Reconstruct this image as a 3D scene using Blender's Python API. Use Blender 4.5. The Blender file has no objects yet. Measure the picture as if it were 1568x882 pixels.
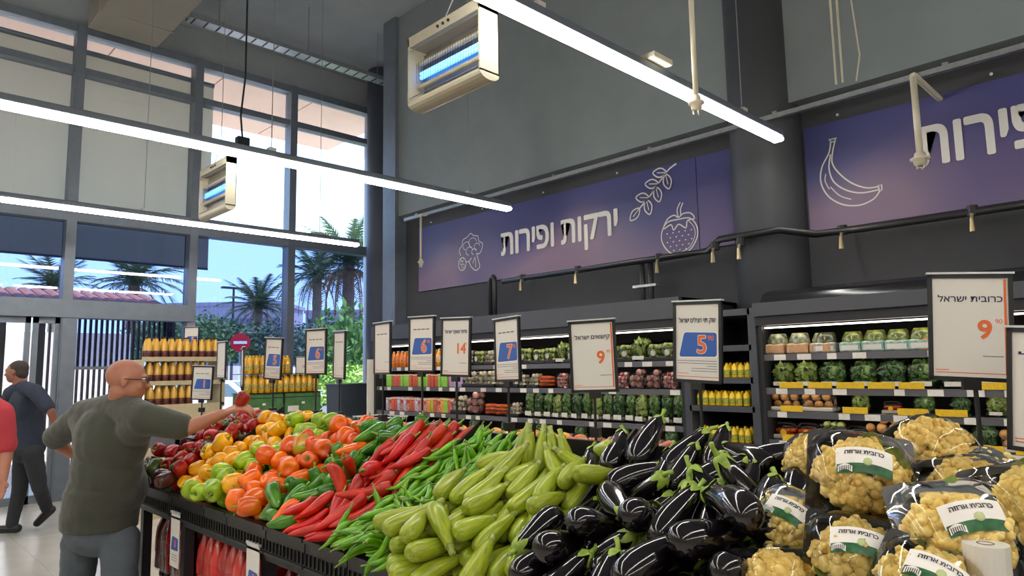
import bpy, bmesh, math, random, json
from mathutils import Vector, Matrix, Quaternion, Euler
from math import sin, cos, pi, radians as RAD

SC = bpy.context.scene
COL = SC.collection
rnd = random.Random(11)

# ---------------------------------------------------------------- camera
# world axes: +X into the banner wall, +Y into the glass front, +Z up; camera at 1.6 m
CAM_ROT = ((0.71515964, -0.06848674, -0.69559777), (-0.69873593, -0.09531268, -0.70900183), (-0.01774206, 0.99308865, -0.11601793))
CAM_R = Matrix((CAM_ROT[0], CAM_ROT[1], CAM_ROT[2]))       # world = R @ camera-space
CAM_P = Vector((0, 0, 1.6))
FPX = 1056.29
cam_d = bpy.data.cameras.new('camera'); cam = bpy.data.objects.new('camera', cam_d); COL.objects.link(cam)
cam_d.sensor_width = 36; cam_d.lens = 36 * FPX / 1568; cam_d.clip_start = 0.05; cam_d.clip_end = 500
cam.matrix_world = Matrix.Translation(CAM_P) @ CAM_R.to_4x4()
SC.camera = cam

def ray(x, y):
    return CAM_R @ Vector(((x - 784) / FPX, -(y - 441) / FPX, -1.0))
def on(x, y, axis, val):                       # a photo pixel carried onto a world plane (where a thing really stands)
    d = ray(x, y); a = 'XYZ'.index(axis); t = (val - CAM_P[a]) / d[a]
    return CAM_P + d * t
def at(x, y, dist):
    return CAM_P + ray(x, y) * dist

# ---------------------------------------------------------------- light: sky, sun, exposure
SC.view_settings.view_transform = 'Standard'; SC.view_settings.look = 'None'
SC.view_settings.gamma = 1.0; SC.view_settings.use_curve_mapping = False
SC.view_settings.exposure = 0.30
W = bpy.data.worlds.new('world'); SC.world = W; W.use_nodes = True
wn = W.node_tree.nodes; wl = W.node_tree.links; wn.clear()
w_out = wn.new('ShaderNodeOutputWorld'); w_bg = wn.new('ShaderNodeBackground'); w_ramp = wn.new('ShaderNodeValToRGB')
w_tc = wn.new('ShaderNodeTexCoord'); w_sep = wn.new('ShaderNodeSeparateXYZ')
wl.new(w_tc.outputs['Generated'], w_sep.inputs[0]); wl.new(w_sep.outputs['Z'], w_ramp.inputs[0])
wl.new(w_ramp.outputs[0], w_bg.inputs[0]); wl.new(w_bg.outputs[0], w_out.inputs[0])
cr = w_ramp.color_ramp
cr.elements[0].position = 0.0; cr.elements[0].color = (0.50, 0.70, 1.0, 1)
cr.elements[1].position = 0.9; cr.elements[1].color = (0.22, 0.42, 0.9, 1)
e = cr.elements.new(0.25); e.color = (0.44, 0.66, 1.0, 1)
w_bg.inputs[1].default_value = 4.2
SUN_D = bpy.data.lights.new('sun', 'SUN'); SUN = bpy.data.objects.new('sun', SUN_D); COL.objects.link(SUN)
SUN_D.energy = 13.0; SUN_D.angle = RAD(0.6); SUN_D.color = (1, .95, .87)
SUN.rotation_euler = Vector((0.32, -0.24, 0.92)).to_track_quat('Z', 'Y').to_euler()    # high sun from beyond the roof
SUN.location = (0, 0, 20)
TUBE_POWER = 30.0

# ---------------------------------------------------------------- helpers
def lin(h):
    h = h.lstrip('#'); c = [int(h[i:i + 2], 16) / 255 for i in (0, 2, 4)]
    return tuple(((v + .055) / 1.055) ** 2.4 if v > .04045 else v / 12.92 for v in c) + (1,)
MATS = {}
def mat(name, color, rough=.5, metal=0., var=.0, scale=20., color2=None, bump=0., emit=None, estr=0., coat=0., spec=.5, stretch=(1, 1, 1), rand=0., trans=0., sheen=0.):
    """Principled material; a noise on object coordinates mixes colour and colour2 (or a darker tone by var)."""
    if name in MATS: return MATS[name]
    m = bpy.data.materials.new(name); m.use_nodes = True; MATS[name] = m
    nt = m.node_tree; n = nt.nodes; l = nt.links; b = n['Principled BSDF']
    c = lin(color) if isinstance(color, str) else tuple(color) + (1,)
    b.inputs['Base Color'].default_value = c
    b.inputs['Roughness'].default_value = rough; b.inputs['Metallic'].default_value = metal
    b.inputs['Specular IOR Level'].default_value = spec
    b.inputs['Coat Weight'].default_value = coat; b.inputs['Coat Roughness'].default_value = .08
    b.inputs['Transmission Weight'].default_value = trans
    b.inputs['Sheen Weight'].default_value = sheen
    if emit:
        b.inputs['Emission Color'].default_value = lin(emit); b.inputs['Emission Strength'].default_value = estr
    out = None
    if var or color2 or bump:
        tc = n.new('ShaderNodeTexCoord'); mp = n.new('ShaderNodeMapping'); nz = n.new('ShaderNodeTexNoise')
        mp.inputs['Scale'].default_value = stretch; nz.inputs['Scale'].default_value = scale; nz.inputs['Detail'].default_value = 3
        l.new(tc.outputs['Object'], mp.inputs[0]); l.new(mp.outputs[0], nz.inputs['Vector'])
        if var or color2:
            r = n.new('ShaderNodeValToRGB')
            c2 = lin(color2) if color2 else tuple(v * (1 - var) for v in c[:3]) + (1,)
            r.color_ramp.elements[0].color = c2; r.color_ramp.elements[1].color = c
            r.color_ramp.elements[0].position = .35; r.color_ramp.elements[1].position = .65
            l.new(nz.outputs[0], r.inputs[0]); out = r.outputs[0]
        if bump:
            bp = n.new('ShaderNodeBump'); bp.inputs['Strength'].default_value = bump; bp.inputs['Distance'].default_value = .004
            l.new(nz.outputs[0], bp.inputs['Height']); l.new(bp.outputs[0], b.inputs['Normal'])
    if rand:
        oi = n.new('ShaderNodeObjectInfo'); hs = n.new('ShaderNodeHueSaturation'); mr = n.new('ShaderNodeMapRange'); mr2 = n.new('ShaderNodeMapRange')
        mr.inputs[3].default_value = 1 - rand; mr.inputs[4].default_value = 1 + rand * .6
        mr2.inputs[3].default_value = .5 - rand * .02; mr2.inputs[4].default_value = .5 + rand * .03
        l.new(oi.outputs['Random'], mr.inputs[0]); l.new(mr.outputs[0], hs.inputs['Value'])
        mu = n.new('ShaderNodeMath'); mu.operation = 'MULTIPLY'; mu.inputs[1].default_value = 7.31
        fr = n.new('ShaderNodeMath'); fr.operation = 'FRACT'
        l.new(oi.outputs['Random'], mu.inputs[0]); l.new(mu.outputs[0], fr.inputs[0]); l.new(fr.outputs[0], mr2.inputs[0]); l.new(mr2.outputs[0], hs.inputs['Hue'])
        if out: l.new(out, hs.inputs['Color'])
        else: hs.inputs['Color'].default_value = c
        out = hs.outputs[0]
    if out: l.new(out, b.inputs['Base Color'])
    return m
def glass_mat(name, tint, rough=0.0, ior=1.45, gloss=1.0):
    """thin clear sheet: see-through tint plus a mirror layer that follows the Fresnel law"""
    if name in MATS: return MATS[name]
    m = bpy.data.materials.new(name); m.use_nodes = True; MATS[name] = m
    nt = m.node_tree; n = nt.nodes; l = nt.links; n.clear()
    o = n.new('ShaderNodeOutputMaterial'); mx = n.new('ShaderNodeMixShader'); t = n.new('ShaderNodeBsdfTransparent'); g = n.new('ShaderNodeBsdfGlossy')
    fr = n.new('ShaderNodeFresnel'); fr.inputs['IOR'].default_value = ior
    t.inputs[0].default_value = tuple(tint) + (1,); g.inputs['Roughness'].default_value = rough; g.inputs[0].default_value = (gloss, gloss, gloss, 1)
    l.new(fr.outputs[0], mx.inputs[0]); l.new(t.outputs[0], mx.inputs[1]); l.new(g.outputs[0], mx.inputs[2]); l.new(mx.outputs[0], o.inputs[0])
    return m
def cloth_mat(name, color, transl=.5):
    """woven blind: partly lets daylight through"""
    if name in MATS: return MATS[name]
    m = bpy.data.materials.new(name); m.use_nodes = True; MATS[name] = m
    nt = m.node_tree; n = nt.nodes; l = nt.links; n.clear()
    o = n.new('ShaderNodeOutputMaterial'); mx = n.new('ShaderNodeMixShader'); d = n.new('ShaderNodeBsdfDiffuse'); t = n.new('ShaderNodeBsdfTranslucent')
    wv = n.new('ShaderNodeTexNoise'); wv.inputs['Scale'].default_value = 2.0
    d.inputs[0].default_value = lin(color); t.inputs[0].default_value = lin(color); mx.inputs[0].default_value = transl
    l.new(d.outputs[0], mx.inputs[1]); l.new(t.outputs[0], mx.inputs[2]); l.new(mx.outputs[0], o.inputs[0])
    return m

class MB:
    def __init__(s): s.v = []; s.f = []
    def add(s, V, F, M=None):
        o = len(s.v)
        if M is None: s.v += [tuple(p) for p in V]
        else: s.v += [tuple(M @ Vector(p)) for p in V]
        s.f += [tuple(i + o for i in q) for q in F]; return s
    def box(s, x0, x1, y0, y1, z0, z1, M=None, bev=0.):
        if x0 > x1: x0, x1 = x1, x0
        if y0 > y1: y0, y1 = y1, y0
        if z0 > z1: z0, z1 = z1, z0
        if bev:
            b = min(bev, (x1 - x0) * .45, (y1 - y0) * .45, (z1 - z0) * .45)
            V = []
            for z, i in ((z0, b), (z0 + b, 0), (z1 - b, 0), (z1, b)):
                V += [(x0 + i + b * 0, y0 + i, z), (x1 - i, y0 + i, z), (x1 - i, y1 - i, z), (x0 + i, y1 - i, z)]
            F = [(3, 2, 1, 0), (12, 13, 14, 15)]
            for r in range(3):
                for k in range(4):
                    k2 = (k + 1) % 4; F.append((r * 4 + k, r * 4 + k2, r * 4 + 4 + k2, r * 4 + 4 + k))
            return s.add(V, F, M)
        V = [(x0, y0, z0), (x1, y0, z0), (x1, y1, z0), (x0, y1, z0), (x0, y0, z1), (x1, y0, z1), (x1, y1, z1), (x0, y1, z1)]
        return s.add(V, [(0, 3, 2, 1), (4, 5, 6, 7), (0, 1, 5, 4), (1, 2, 6, 5), (2, 3, 7, 6), (3, 0, 4, 7)], M)
    def cyl(s, p0, p1, r, n=10, r1=None):
        p0 = Vector(p0); p1 = Vector(p1)
        return s.add(*tube_path([p0, p1], [r, r if r1 is None else r1], n))
    def tube(s, pts, r, n=8):
        rr = r if isinstance(r, (list, tuple)) else [r] * len(pts)
        return s.add(*tube_path(pts, rr, n))
    def lathe(s, prof, n=16, M=None):              # prof: (z, r)
        return s.add(*ring_surf(prof, n), M)
    def prism(s, pts, z0, z1, M=None):             # polygon in XY extruded in Z
        k = len(pts); V = [(x, y, z0) for x, y in pts] + [(x, y, z1) for x, y in pts]
        F = [tuple(reversed(range(k))), tuple(range(k, 2 * k))] + [(i, (i + 1) % k, k + (i + 1) % k, k + i) for i in range(k)]
        return s.add(V, F, M)
    def sphere(s, c, r, n=10, m=6, sc=(1, 1, 1)):
        pr = [(-cos(pi * j / m) * r * sc[2], max(sin(pi * j / m) * r, r * .02)) for j in range(m + 1)]
        V, F = ring_surf(pr, n)
        return s.add([(x * sc[0] + c[0], y * sc[1] + c[1], z + c[2]) for x, y, z in V], F)
    def mesh(s, name, material, smooth=False, fix=True):
        me = bpy.data.meshes.new(name); me.from_pydata(s.v, [], s.f)
        if fix:
            bm = bmesh.new(); bm.from_mesh(me); bmesh.ops.recalc_face_normals(bm, faces=bm.faces); bm.to_mesh(me); bm.free()
        if smooth: me.polygons.foreach_set('use_smooth', [True] * len(me.polygons))
        if material: me.materials.append(material)
        return me
    def build(s, name, material, parent=None, smooth=False, world=False, M=None):
        if world and parent is not None:
            inv = parent.matrix_basis.inverted(); s.v = [tuple(inv @ Vector(p)) for p in s.v]
        o = link(name, s.mesh(name, material, smooth), parent)
        if M is not None: o.matrix_basis = M
        return o
def link(name, me, parent=None):
    o = bpy.data.objects.new(name, me); COL.objects.link(o)
    if parent is not None: o.parent = parent
    return o
def tag(o, label=None, cat=None, group=None, kind=None):
    if label: o['label'] = label
    if cat: o['category'] = cat
    if group: o['group'] = group
    if kind: o['kind'] = kind
    return o
def thing(name, label, cat, loc=(0, 0, 0), rot=None, group=None):
    o = bpy.data.objects.new(name, None); COL.objects.link(o)
    M = Matrix.Translation(loc)
    if rot is not None: M = M @ rot.to_4x4()
    o.matrix_basis = M; o.empty_display_size = .05
    return tag(o, label, cat, group)
def dup(root, M, label=None, group=None):
    r = root.copy(); COL.objects.link(r); r.matrix_basis = M
    if label: r['label'] = label
    if group: r['group'] = group
    for ch in CH.get(root.name, None) or list(root.children):
        c = ch.copy(); COL.objects.link(c); c.parent = r
        for g in list(ch.children):
            d = g.copy(); COL.objects.link(d); d.parent = c
    return r
CH = {}
TMP = bpy.data.scenes.new('scratch')
def Rz(a): return Matrix.Rotation(a, 3, 'Z')
def TR(loc, rot=None):
    M = Matrix.Translation(loc)
    return M @ rot.to_4x4() if rot is not None else M
def text_mesh(body, size, bold=0., extrude=.0, spacing=1., res=4):
    """letters as flat polygons (right-to-left words come already in visual order)"""
    c = bpy.data.curves.new('t', 'FONT'); c.body = body; c.size = size; c.align_x = 'CENTER'; c.offset = bold; c.extrude = extrude
    c.space_character = spacing; c.resolution_u = res
    o = bpy.data.objects.new('t', c); TMP.collection.objects.link(o)
    vl = TMP.view_layers[0]; vl.update(); me = bpy.data.meshes.new_from_object(o.evaluated_get(vl.depsgraph))
    bpy.data.objects.remove(o); bpy.data.curves.remove(c)
    return me
def bake(o):
    """mesh of an object with its modifiers, worked out in the scratch scene"""
    TMP.collection.objects.link(o); vl = TMP.view_layers[0]; vl.update()
    me = bpy.data.meshes.new_from_object(o.evaluated_get(vl.depsgraph)); bpy.data.objects.remove(o); return me
def heb(s):
    return s[::-1]
def letters(name, body, size, material, parent, M, bold=0., extrude=.0005, width=None, spacing=1.):
    me = text_mesh(body, size, 0., extrude, spacing)
    xs = [v.co.x for v in me.vertices]; w = max(xs) - min(xs); k = (width - 2 * bold) / w if width else 1.; cx = (max(xs) + min(xs)) / 2
    V0 = [((v.co.x - cx) * k if width else v.co.x, v.co.y, v.co.z) for v in me.vertices]; F0 = [tuple(p.vertices) for p in me.polygons]; bpy.data.meshes.remove(me)
    mb = MB(); offs = [(0, 0)] if not bold else [(bold * cos(a * pi / 4), bold * sin(a * pi / 4)) for a in range(8)] + [(0, 0)]
    for n_, (ox, oy) in enumerate(offs): mb.add([(x + ox, y + oy, z + n_ * 2e-6) for x, y, z in V0], F0)      # heavier weight: the outline thickened all round
    o = link(name, mb.mesh(name, material, fix=False), parent); o.matrix_basis = M
    return o
# ---------------------------------------------------------------- produce shapes (verts, faces); stem end is +Z, centre at the origin
def ring_surf(profile, nseg, lobes=0, lobe_amp=0.0, bend=0.0, twist=0.0, squash=1.0, seed=0, wob=0.0, lobe_fn=None):
    """profile: list of (z, r). closed at both ends with a point. bend: sideways offset ~ bend*(z/zmax)^2"""
    rng = random.Random(seed)
    zs = [p[0] for p in profile]; zm = max(abs(zs[0]), abs(zs[-1]))
    wa = rng.uniform(0, 6.28); wb = rng.uniform(0, 6.28)
    V = []; F = []
    n = len(profile)
    for i, (z, r) in enumerate(profile):
        off = bend * ((z / zm) ** 2)
        wx = wob * math.sin(z / zm * 3 + wa); wy = wob * math.sin(z / zm * 2.3 + wb)
        for k in range(nseg):
            a = 2 * math.pi * k / nseg
            rr = r
            if lobes:
                amp = lobe_amp if lobe_fn is None else lobe_amp * lobe_fn(z / zm)
                rr = r * (1 - amp + amp * abs(math.cos(lobes * 0.5 * (a + twist * z / zm)))**0.7)
            V.append((rr * math.cos(a) + off + wx, rr * math.sin(a) * squash + wy, z))
    for i in range(n - 1):
        for k in range(nseg):
            k2 = (k + 1) % nseg
            F.append((i * nseg + k, i * nseg + k2, (i + 1) * nseg + k2, (i + 1) * nseg + k))
    F.append(tuple(reversed(range(nseg))))
    F.append(tuple((n - 1) * nseg + k for k in range(nseg)))
    return V, F

def tube_path(pts, radii, nseg=6):
    V = []; F = []
    P = [Vector(p) for p in pts]
    up = Vector((0.13, 0.97, 0.21))
    for i, p in enumerate(P):
        t = (P[min(i + 1, len(P) - 1)] - P[max(i - 1, 0)]).normalized()
        u = t.cross(up)
        if u.length < 1e-4: u = t.cross(Vector((1, 0, 0)))
        u.normalize(); w = t.cross(u).normalized()
        for k in range(nseg):
            a = 2 * math.pi * k / nseg
            V.append(tuple(p + (u * math.cos(a) + w * math.sin(a)) * radii[i]))
    for i in range(len(P) - 1):
        for k in range(nseg):
            k2 = (k + 1) % nseg
            F.append((i * nseg + k, (i + 1) * nseg + k, (i + 1) * nseg + k2, i * nseg + k2))
    F.append(tuple(range(nseg)))
    F.append(tuple(reversed([(len(P) - 1) * nseg + k for k in range(nseg)])))
    return V, F

def merge(*parts):
    V = []; F = []
    for v, f in parts:
        o = len(V); V += list(v); F += [tuple(i + o for i in q) for q in f]
    return V, F

def shape_bell(seed):
    r = random.Random(seed)
    R = 0.047 * r.uniform(.92, 1.08); H = 0.045 * r.uniform(.92, 1.15); lob = r.choice((3, 4))
    pr = [(-H * .86, R * .25), (-H, R * .48), (-H * .93, R * .68), (-H * .6, R * .86), (-H * .15, R * .97), (H * .35, R), (H * .75, R * .88), (H * .98, R * .62), (H * .92, R * .38), (H * .72, R * .15)]
    body = ring_surf(pr, 20, lob, .13, 0, r.uniform(-.5, .5), r.uniform(.92, 1.05), seed, .002)
    cal = ring_surf([(H * .70, .004), (H * .80, .013), (H * .84, .010), (H * .92, .0045), (H * 1.25, .0042), (H * 1.42, .0055)], 8, 0, 0, .006, 0, 1, seed)
    return dict(body=body, stem=cal)

def shape_marconi(seed, L=.075, R=.033):
    r = random.Random(seed); L *= r.uniform(.9, 1.15); R *= r.uniform(.92, 1.12)
    pr = [(-L, .002), (-L * .93, R * .25), (-L * .7, R * .52), (-L * .3, R * .78), (L * .2, R * .97), (L * .6, R), (L * .85, R * .86), (L * .97, R * .6), (L * .93, R * .3)]
    body = ring_surf(pr, 14, 3, .2, r.uniform(-.012, .012), 1.0, .9, seed, .004)
    cal = ring_surf([(L * .9, .003), (L * .97, .011), (L * 1.02, .006), (L * 1.12, .0042), (L * 1.32, .0048)], 8, 0, 0, .004, 0, 1, seed)
    return dict(body=body, stem=cal)

def shape_redlong(seed):
    r = random.Random(seed); L = .102 * r.uniform(.88, 1.1); R = .027 * r.uniform(.9, 1.12)
    pr = [(-L, .001), (-L * .94, R * .18), (-L * .75, R * .42), (-L * .45, R * .66), (-L * .1, R * .85), (L * .3, R), (L * .65, R * .98), (L * .88, R * .8), (L * .97, R * .5), (L * .95, R * .25)]
    body = ring_surf(pr, 12, 3, .26, r.uniform(-.022, .022), 1.3, .85, seed, .006)
    bo = body[0][-1]
    cal = ring_surf([(L * .93, .003), (L * .98, .010), (L * 1.02, .0055), (L * 1.12, .004), (L * 1.28, .0045)], 8, 0, 0, .006, 0, 1, seed)
    dx = bo[0]
    cal = ([(x + dx * .8, y, z) for x, y, z in cal[0]], cal[1])
    return dict(body=body, stem=cal)

def shape_chili(seed):
    r = random.Random(seed); L = .070 * r.uniform(.85, 1.15); R = .0105 * r.uniform(.9, 1.25)
    b = r.uniform(-.030, .030); w = r.uniform(-.02, .02); n = 9
    pts = []; rad = []
    prof = (.12, .45, .7, .88, .98, 1, .97, .85, .5)
    for i in range(n):
        t = i / (n - 1) * 2 - 1
        pts.append((b * t * t - b * .4, w * math.sin(t * 2.5) * .5, t * L)); rad.append(R * prof[i])
    body = tube_path(pts, rad, 8)
    e = pts[-1]
    st = tube_path([(e[0], e[1], e[2] - .004), (e[0], e[1], e[2] + .002), (e[0] + b * .2, e[1], e[2] + .012), (e[0] + b * .6, e[1] + .003, e[2] + .027)], [.0072, .0045, .0028, .0034], 6)
    return dict(body=body, stem=st)

def shape_zucchini(seed):
    r = random.Random(seed); L = .092 * r.uniform(.88, 1.12); R = .0300 * r.uniform(.92, 1.08)
    pr = [(-L * .985, R * .12), (-L, R * .3), (-L * .96, R * .62), (-L * .84, R * .88), (-L * .62, R * .99), (-L * .3, R), (0, R * .93), (L * .3, R * .80), (L * .55, R * .66), (L * .75, R * .55), (L * .88, R * .5)]
    bd = r.uniform(-.009, .009)
    body = ring_surf(pr, 16, 10, .035, bd, 0, 1, seed, .0015)
    bx = bd * .8
    st = ring_surf([(L * .84, R * .40), (L * .885, R * .53), (L * .93, R * .42), (L * 1.06, R * .34), (L * 1.22, R * .36)], 10, 5, .28, bx * 1.0, 0, 1, seed)
    return dict(body=body, stem=st)

def shape_eggplant(seed):
    r = random.Random(seed); L = .110 * r.uniform(.9, 1.12); R = .0425 * r.uniform(.92, 1.08)
    pr = [(-L, R * .1), (-L * .985, R * .4), (-L * .92, R * .68), (-L * .78, R * .9), (-L * .55, R), (-L * .25, R * .98), (.05 * L, R * .88), (L * .35, R * .74), (L * .62, R * .6), (L * .83, R * .47), (L * .93, R * .3)]
    bd = r.uniform(-.012, .012)
    body = ring_surf(pr, 24, 0, 0, bd, 0, .97, seed, .0015)
    # calyx: cap with five pointed lobes + peduncle
    V = []; F = []; ns = 20
    rows = [(.95, .16), (.93, .36), (.86, .49), (.76, .575), (.60, .655)]
    for j, (zz, rr) in enumerate(rows):
        for k in range(ns):
            a = 2 * math.pi * k / ns
            lobe = abs(math.cos(2.5 * a))
            z = zz; q = rr
            if j >= 3:
                z = .86 + (zz - .86) * (lobe ** 1.5); q = .49 + (rr - .49) * (lobe ** 1.5)
            V.append((q * R * 1.05 * math.cos(a) + bd * z * z, q * R * 1.02 * math.sin(a), z * L + .001))
    for j in range(len(rows) - 1):
        for k in range(ns):
            k2 = (k + 1) % ns
            F.append((j * ns + k, (j + 1) * ns + k, (j + 1) * ns + k2, j * ns + k2))
    ped = tube_path([(bd, 0, L * .90), (bd, 0, L * 1.04), (bd * 1.1 + .004, 0, L * 1.14), (bd * 1.1 + .012, .003, L * 1.25)], [R * .24, R * .16, R * .14, R * .17], 8)
    return dict(body=body, calyx=merge((V, F), ped))

NVAR = dict(bell=4, marconi=4, redlong=4, chili=6, zucchini=4, eggplant=4)
SHAPES = dict(bell=shape_bell, marconi=shape_marconi, redlong=shape_redlong, chili=shape_chili, zucchini=shape_zucchini, eggplant=shape_eggplant)
# sections of the produce island along Y: (kind, product, y_high, y_low)
SECTIONS = [('bell', 'red', 4.56, 4.03), ('bell', 'yellow', 4.03, 3.57), ('bell', 'lime', 3.57, 3.293), ('bell', 'orange', 3.293, 2.887),
            ('marconi', 'green', 2.887, 2.547), ('redlong', 'redlong', 2.547, 2.237), ('chili', 'chili', 2.237, 1.909),
            ('zucchini', 'zucchini', 1.909, 1.43), ('eggplant', 'eggplant', 1.43, 0.74)]
FX0, FX1, FZ0, FSL = 1.385, 1.985, 0.90, 0.72      # stepped bed of the island: front x, back x, front height, rise per metre
NSTEP = 7
# ---------------------------------------------------------------- materials of the place
M_FLOOR = mat('floor_tile', '#c9c3b8', .18, var=.08, scale=3, spec=.5)
M_GROUT = mat('grout', '#8d867b', .8)
M_CEIL = mat('ceiling_paint_hazed', '#989ea1', .85, var=.1, scale=2)  # grey lifted so the colour carries some lens haze
M_WALLUP = mat('upper_wall_paint_hazed', '#828a8d', .75, var=.08, scale=2.5)  # lightened as well, veiling haze worked into the tone
M_WALLLO = mat('lower_wall_paint', '#3d3e42', .7, var=.12, scale=4)
M_WALLB = mat('plain_wall_paint', '#b9b4aa', .8, var=.05, scale=2)
M_COLUMN_DAYLIT = mat('column_paint_daylit', '#565c68', .6, var=.1, scale=3)  # corner column: blue daylight put into its colour
M_ALU = mat('anodised_frame_hazed', '#757d88', .45, metal=.3, var=.1, scale=8)  # metal tone lifted to blue-grey, haze included in the colour
M_DARKMET = mat('dark_metal', '#26272a', .45, metal=.4)
M_BLACKPL = mat('black_plastic', '#1d1c1c', .42, var=.25, scale=30)
M_GALV = mat('galvanised_steel', '#a9adb0', .4, metal=.8, var=.15, scale=30)
M_WHITEM = mat('white_metal', '#d9d5cb', .4)
M_CREAM = mat('cream_metal', '#cdc5ae', .4, var=.05, scale=9)
M_TUBE = mat('tube_diffuser', '#ffffff', .5, emit='#fffaf2', estr=TUBE_POWER)
M_GLASS = glass_mat('clear_glass', (.96, .97, .97))
M_GLASST = glass_mat('film_tinted_glass', (.48, .53, .66))
M_CLOTH = cloth_mat('beige_blind_cloth', '#cfcbbf', .58)

GY = 10.8; WX = 6.0
# floor: base slab with separate tiles where the photo shows them
fl = tag(MB().box(-9, 8.2, -7, 11.0, -.12, -.006).build('floor', M_GROUT), kind='structure')
tile_me = MB().box(-.398, .398, -.398, .398, -.01, 0., bev=.002).mesh('tile', M_FLOOR)
for i in range(-2, 8):
    for j in range(0, 14):
        t = link('tile', tile_me, fl); t.location = (i * .8 + .2, j * .8 + .1, 0)
tag(MB().box(-9, -1.8, -7, 11.0, -.006, 0).build('floor', M_FLOOR), kind='structure')
tag(MB().box(-1.8, 8.2, -7, -.3, -.006, 0).build('floor', M_FLOOR), kind='structure')
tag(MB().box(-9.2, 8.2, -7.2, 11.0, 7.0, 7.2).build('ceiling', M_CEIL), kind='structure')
tag(MB().box(-9.2, -9, -7, 11.0, 0, 7).build('wall_left', M_WALLB), kind='structure')
tag(MB().box(-9.2, 8.2, -7.2, -7, 0, 7).build('wall_back', M_WALLB), kind='structure')
tag(MB().box(-9, -.98, GY, GY + .2, 0, 7).build('wall_front', M_WALLB), kind='structure')
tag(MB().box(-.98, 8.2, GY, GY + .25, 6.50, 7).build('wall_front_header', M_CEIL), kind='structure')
tag(MB().box(7.0, 8.2, GY, GY + .2, 0, 6.5).build('wall_front_end', M_WALLLO), kind='structure')
tag(MB().box(WX, WX + .2, -7, 8.65, 0, 3.88).build('wall_right', M_WALLLO), kind='structure')
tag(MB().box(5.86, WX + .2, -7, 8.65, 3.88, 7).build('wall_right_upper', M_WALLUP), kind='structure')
tag(MB().box(7.5, 7.7, 8.4, GY, 0, 7).build('wall_right_recess', M_WALLLO), kind='structure')
tag(MB().box(6.2, 7.7, 8.3, 8.5, 0, 7).build('wall_recess_return', M_WALLLO), kind='structure')
tag(MB().box(5.80, 6.2, 8.36, 8.68, 0, 7).build('trim_1', M_ALU), kind='structure')          # vertical pier cladding at the end of the banner wall
def column(x, y, r, name, m=None):
    mb = MB(); mb.lathe([(0, r), (7, r)], 28); mb.v = [(a + x, b + y, c) for a, b, c in mb.v]
    return tag(mb.build(name, m or M_COLUMN_DAYLIT, smooth=False), kind='structure')
for c in (column(6.80, 10.2, .27, 'column_corner'), column(6.02, 2.74, .33, 'column_wall', mat('column_paint_plain', '#43454a', .6, var=.1, scale=3))):  # wall column: the same paint without the daylight lift
    for p in c.data.polygons: p.use_smooth = len(p.vertices) == 4

# glass front: one window per bay
MX = [-.98, .6, 2.19, 3.79, 5.37, 6.92]
def pane(x0, x1, z0, z1, m, par, y=GY + .06):
    return MB().box(x0, x1, y, y + .008, z0, z1).build('pane', m, par)
for i in range(5):
    x0, x1 = MX[i], MX[i + 1]
    w = bpy.data.objects.new('window_%d' % (i + 1), None); COL.objects.link(w); tag(w, kind='structure')
    fr = MB(); wd = .075
    fr.box(x0 - wd, x0 + wd * .6, GY - .10, GY + .12, 0, 6.5)
    if i == 4: fr.box(x1 - wd * .6, x1 + wd, GY - .10, GY + .12, 0, 6.5)
    fr.box(x0, x1, GY - .08, GY + .12, 6.38, 6.5)
    fr.box(x0, x1, GY - .05, GY + .12, 5.80, 5.90)
    fr.box(x0, x1, GY - .09, GY + .12, 3.70, 3.85)
    if i < 3: fr.box(x0, x1, GY - .14, GY + .14, 2.38, 2.62)
    else: fr.box(x0, x1, GY - .06, GY + .12, 0, .12)
    fr.build('window_frame', M_ALU, w)
    a, b = x0 + wd * .6, x1 - wd
    pane(a, b, 5.90, 6.38, M_GLASS, w); pane(a, b, 3.85, 5.80, M_GLASS, w)
    if i < 3: pane(a, b, 2.62, 3.70, M_GLASST, w)
    else:
        pane(a, b, 1.72, 3.70, M_GLASST, w); pane(a, b, .12, 1.72, M_GLASS, w)
# ground-floor doors in the three left bays (bay 3 is a fixed sidelight)
def door(n, x0, x1, y, m_low=None):
    d = bpy.data.objects.new('door_%d' % n, None); COL.objects.link(d); tag(d, kind='structure')
    s = .06; f = MB()
    f.box(x0, x0 + s, y - .03, y + .03, 0, 2.38).box(x1 - s, x1, y - .03, y + .03, 0, 2.38).box(x0, x1, y - .03, y + .03, 2.30, 2.38).box(x0, x1, y - .03, y + .03, 0, .10)
    f.build('door_frame', M_ALU, d); pane(x0 + s, x1 - s, .10, 2.30, M_GLASS, d, y - .004)
    return d
door(1, -.95, .55, GY); door(2, .62, 1.80, GY); door(3, 1.82, 2.12, GY - .02)
w = bpy.data.objects.new('window_6', None); COL.objects.link(w); tag(w, kind='structure')
MB().box(2.25, 3.72, GY - .04, GY + .1, 0, .14).box(2.13, 2.30, GY - .12, GY + .1, 0, 2.4).box(2.25, 3.72, GY - .02, GY + .08, 1.69, 1.73).build('window_frame', M_ALU, w)
pane(2.30, 3.72, .14, 1.69, M_GLASS, w); pane(2.30, 3.72, 1.73, 2.38, M_GLASST, w)
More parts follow.
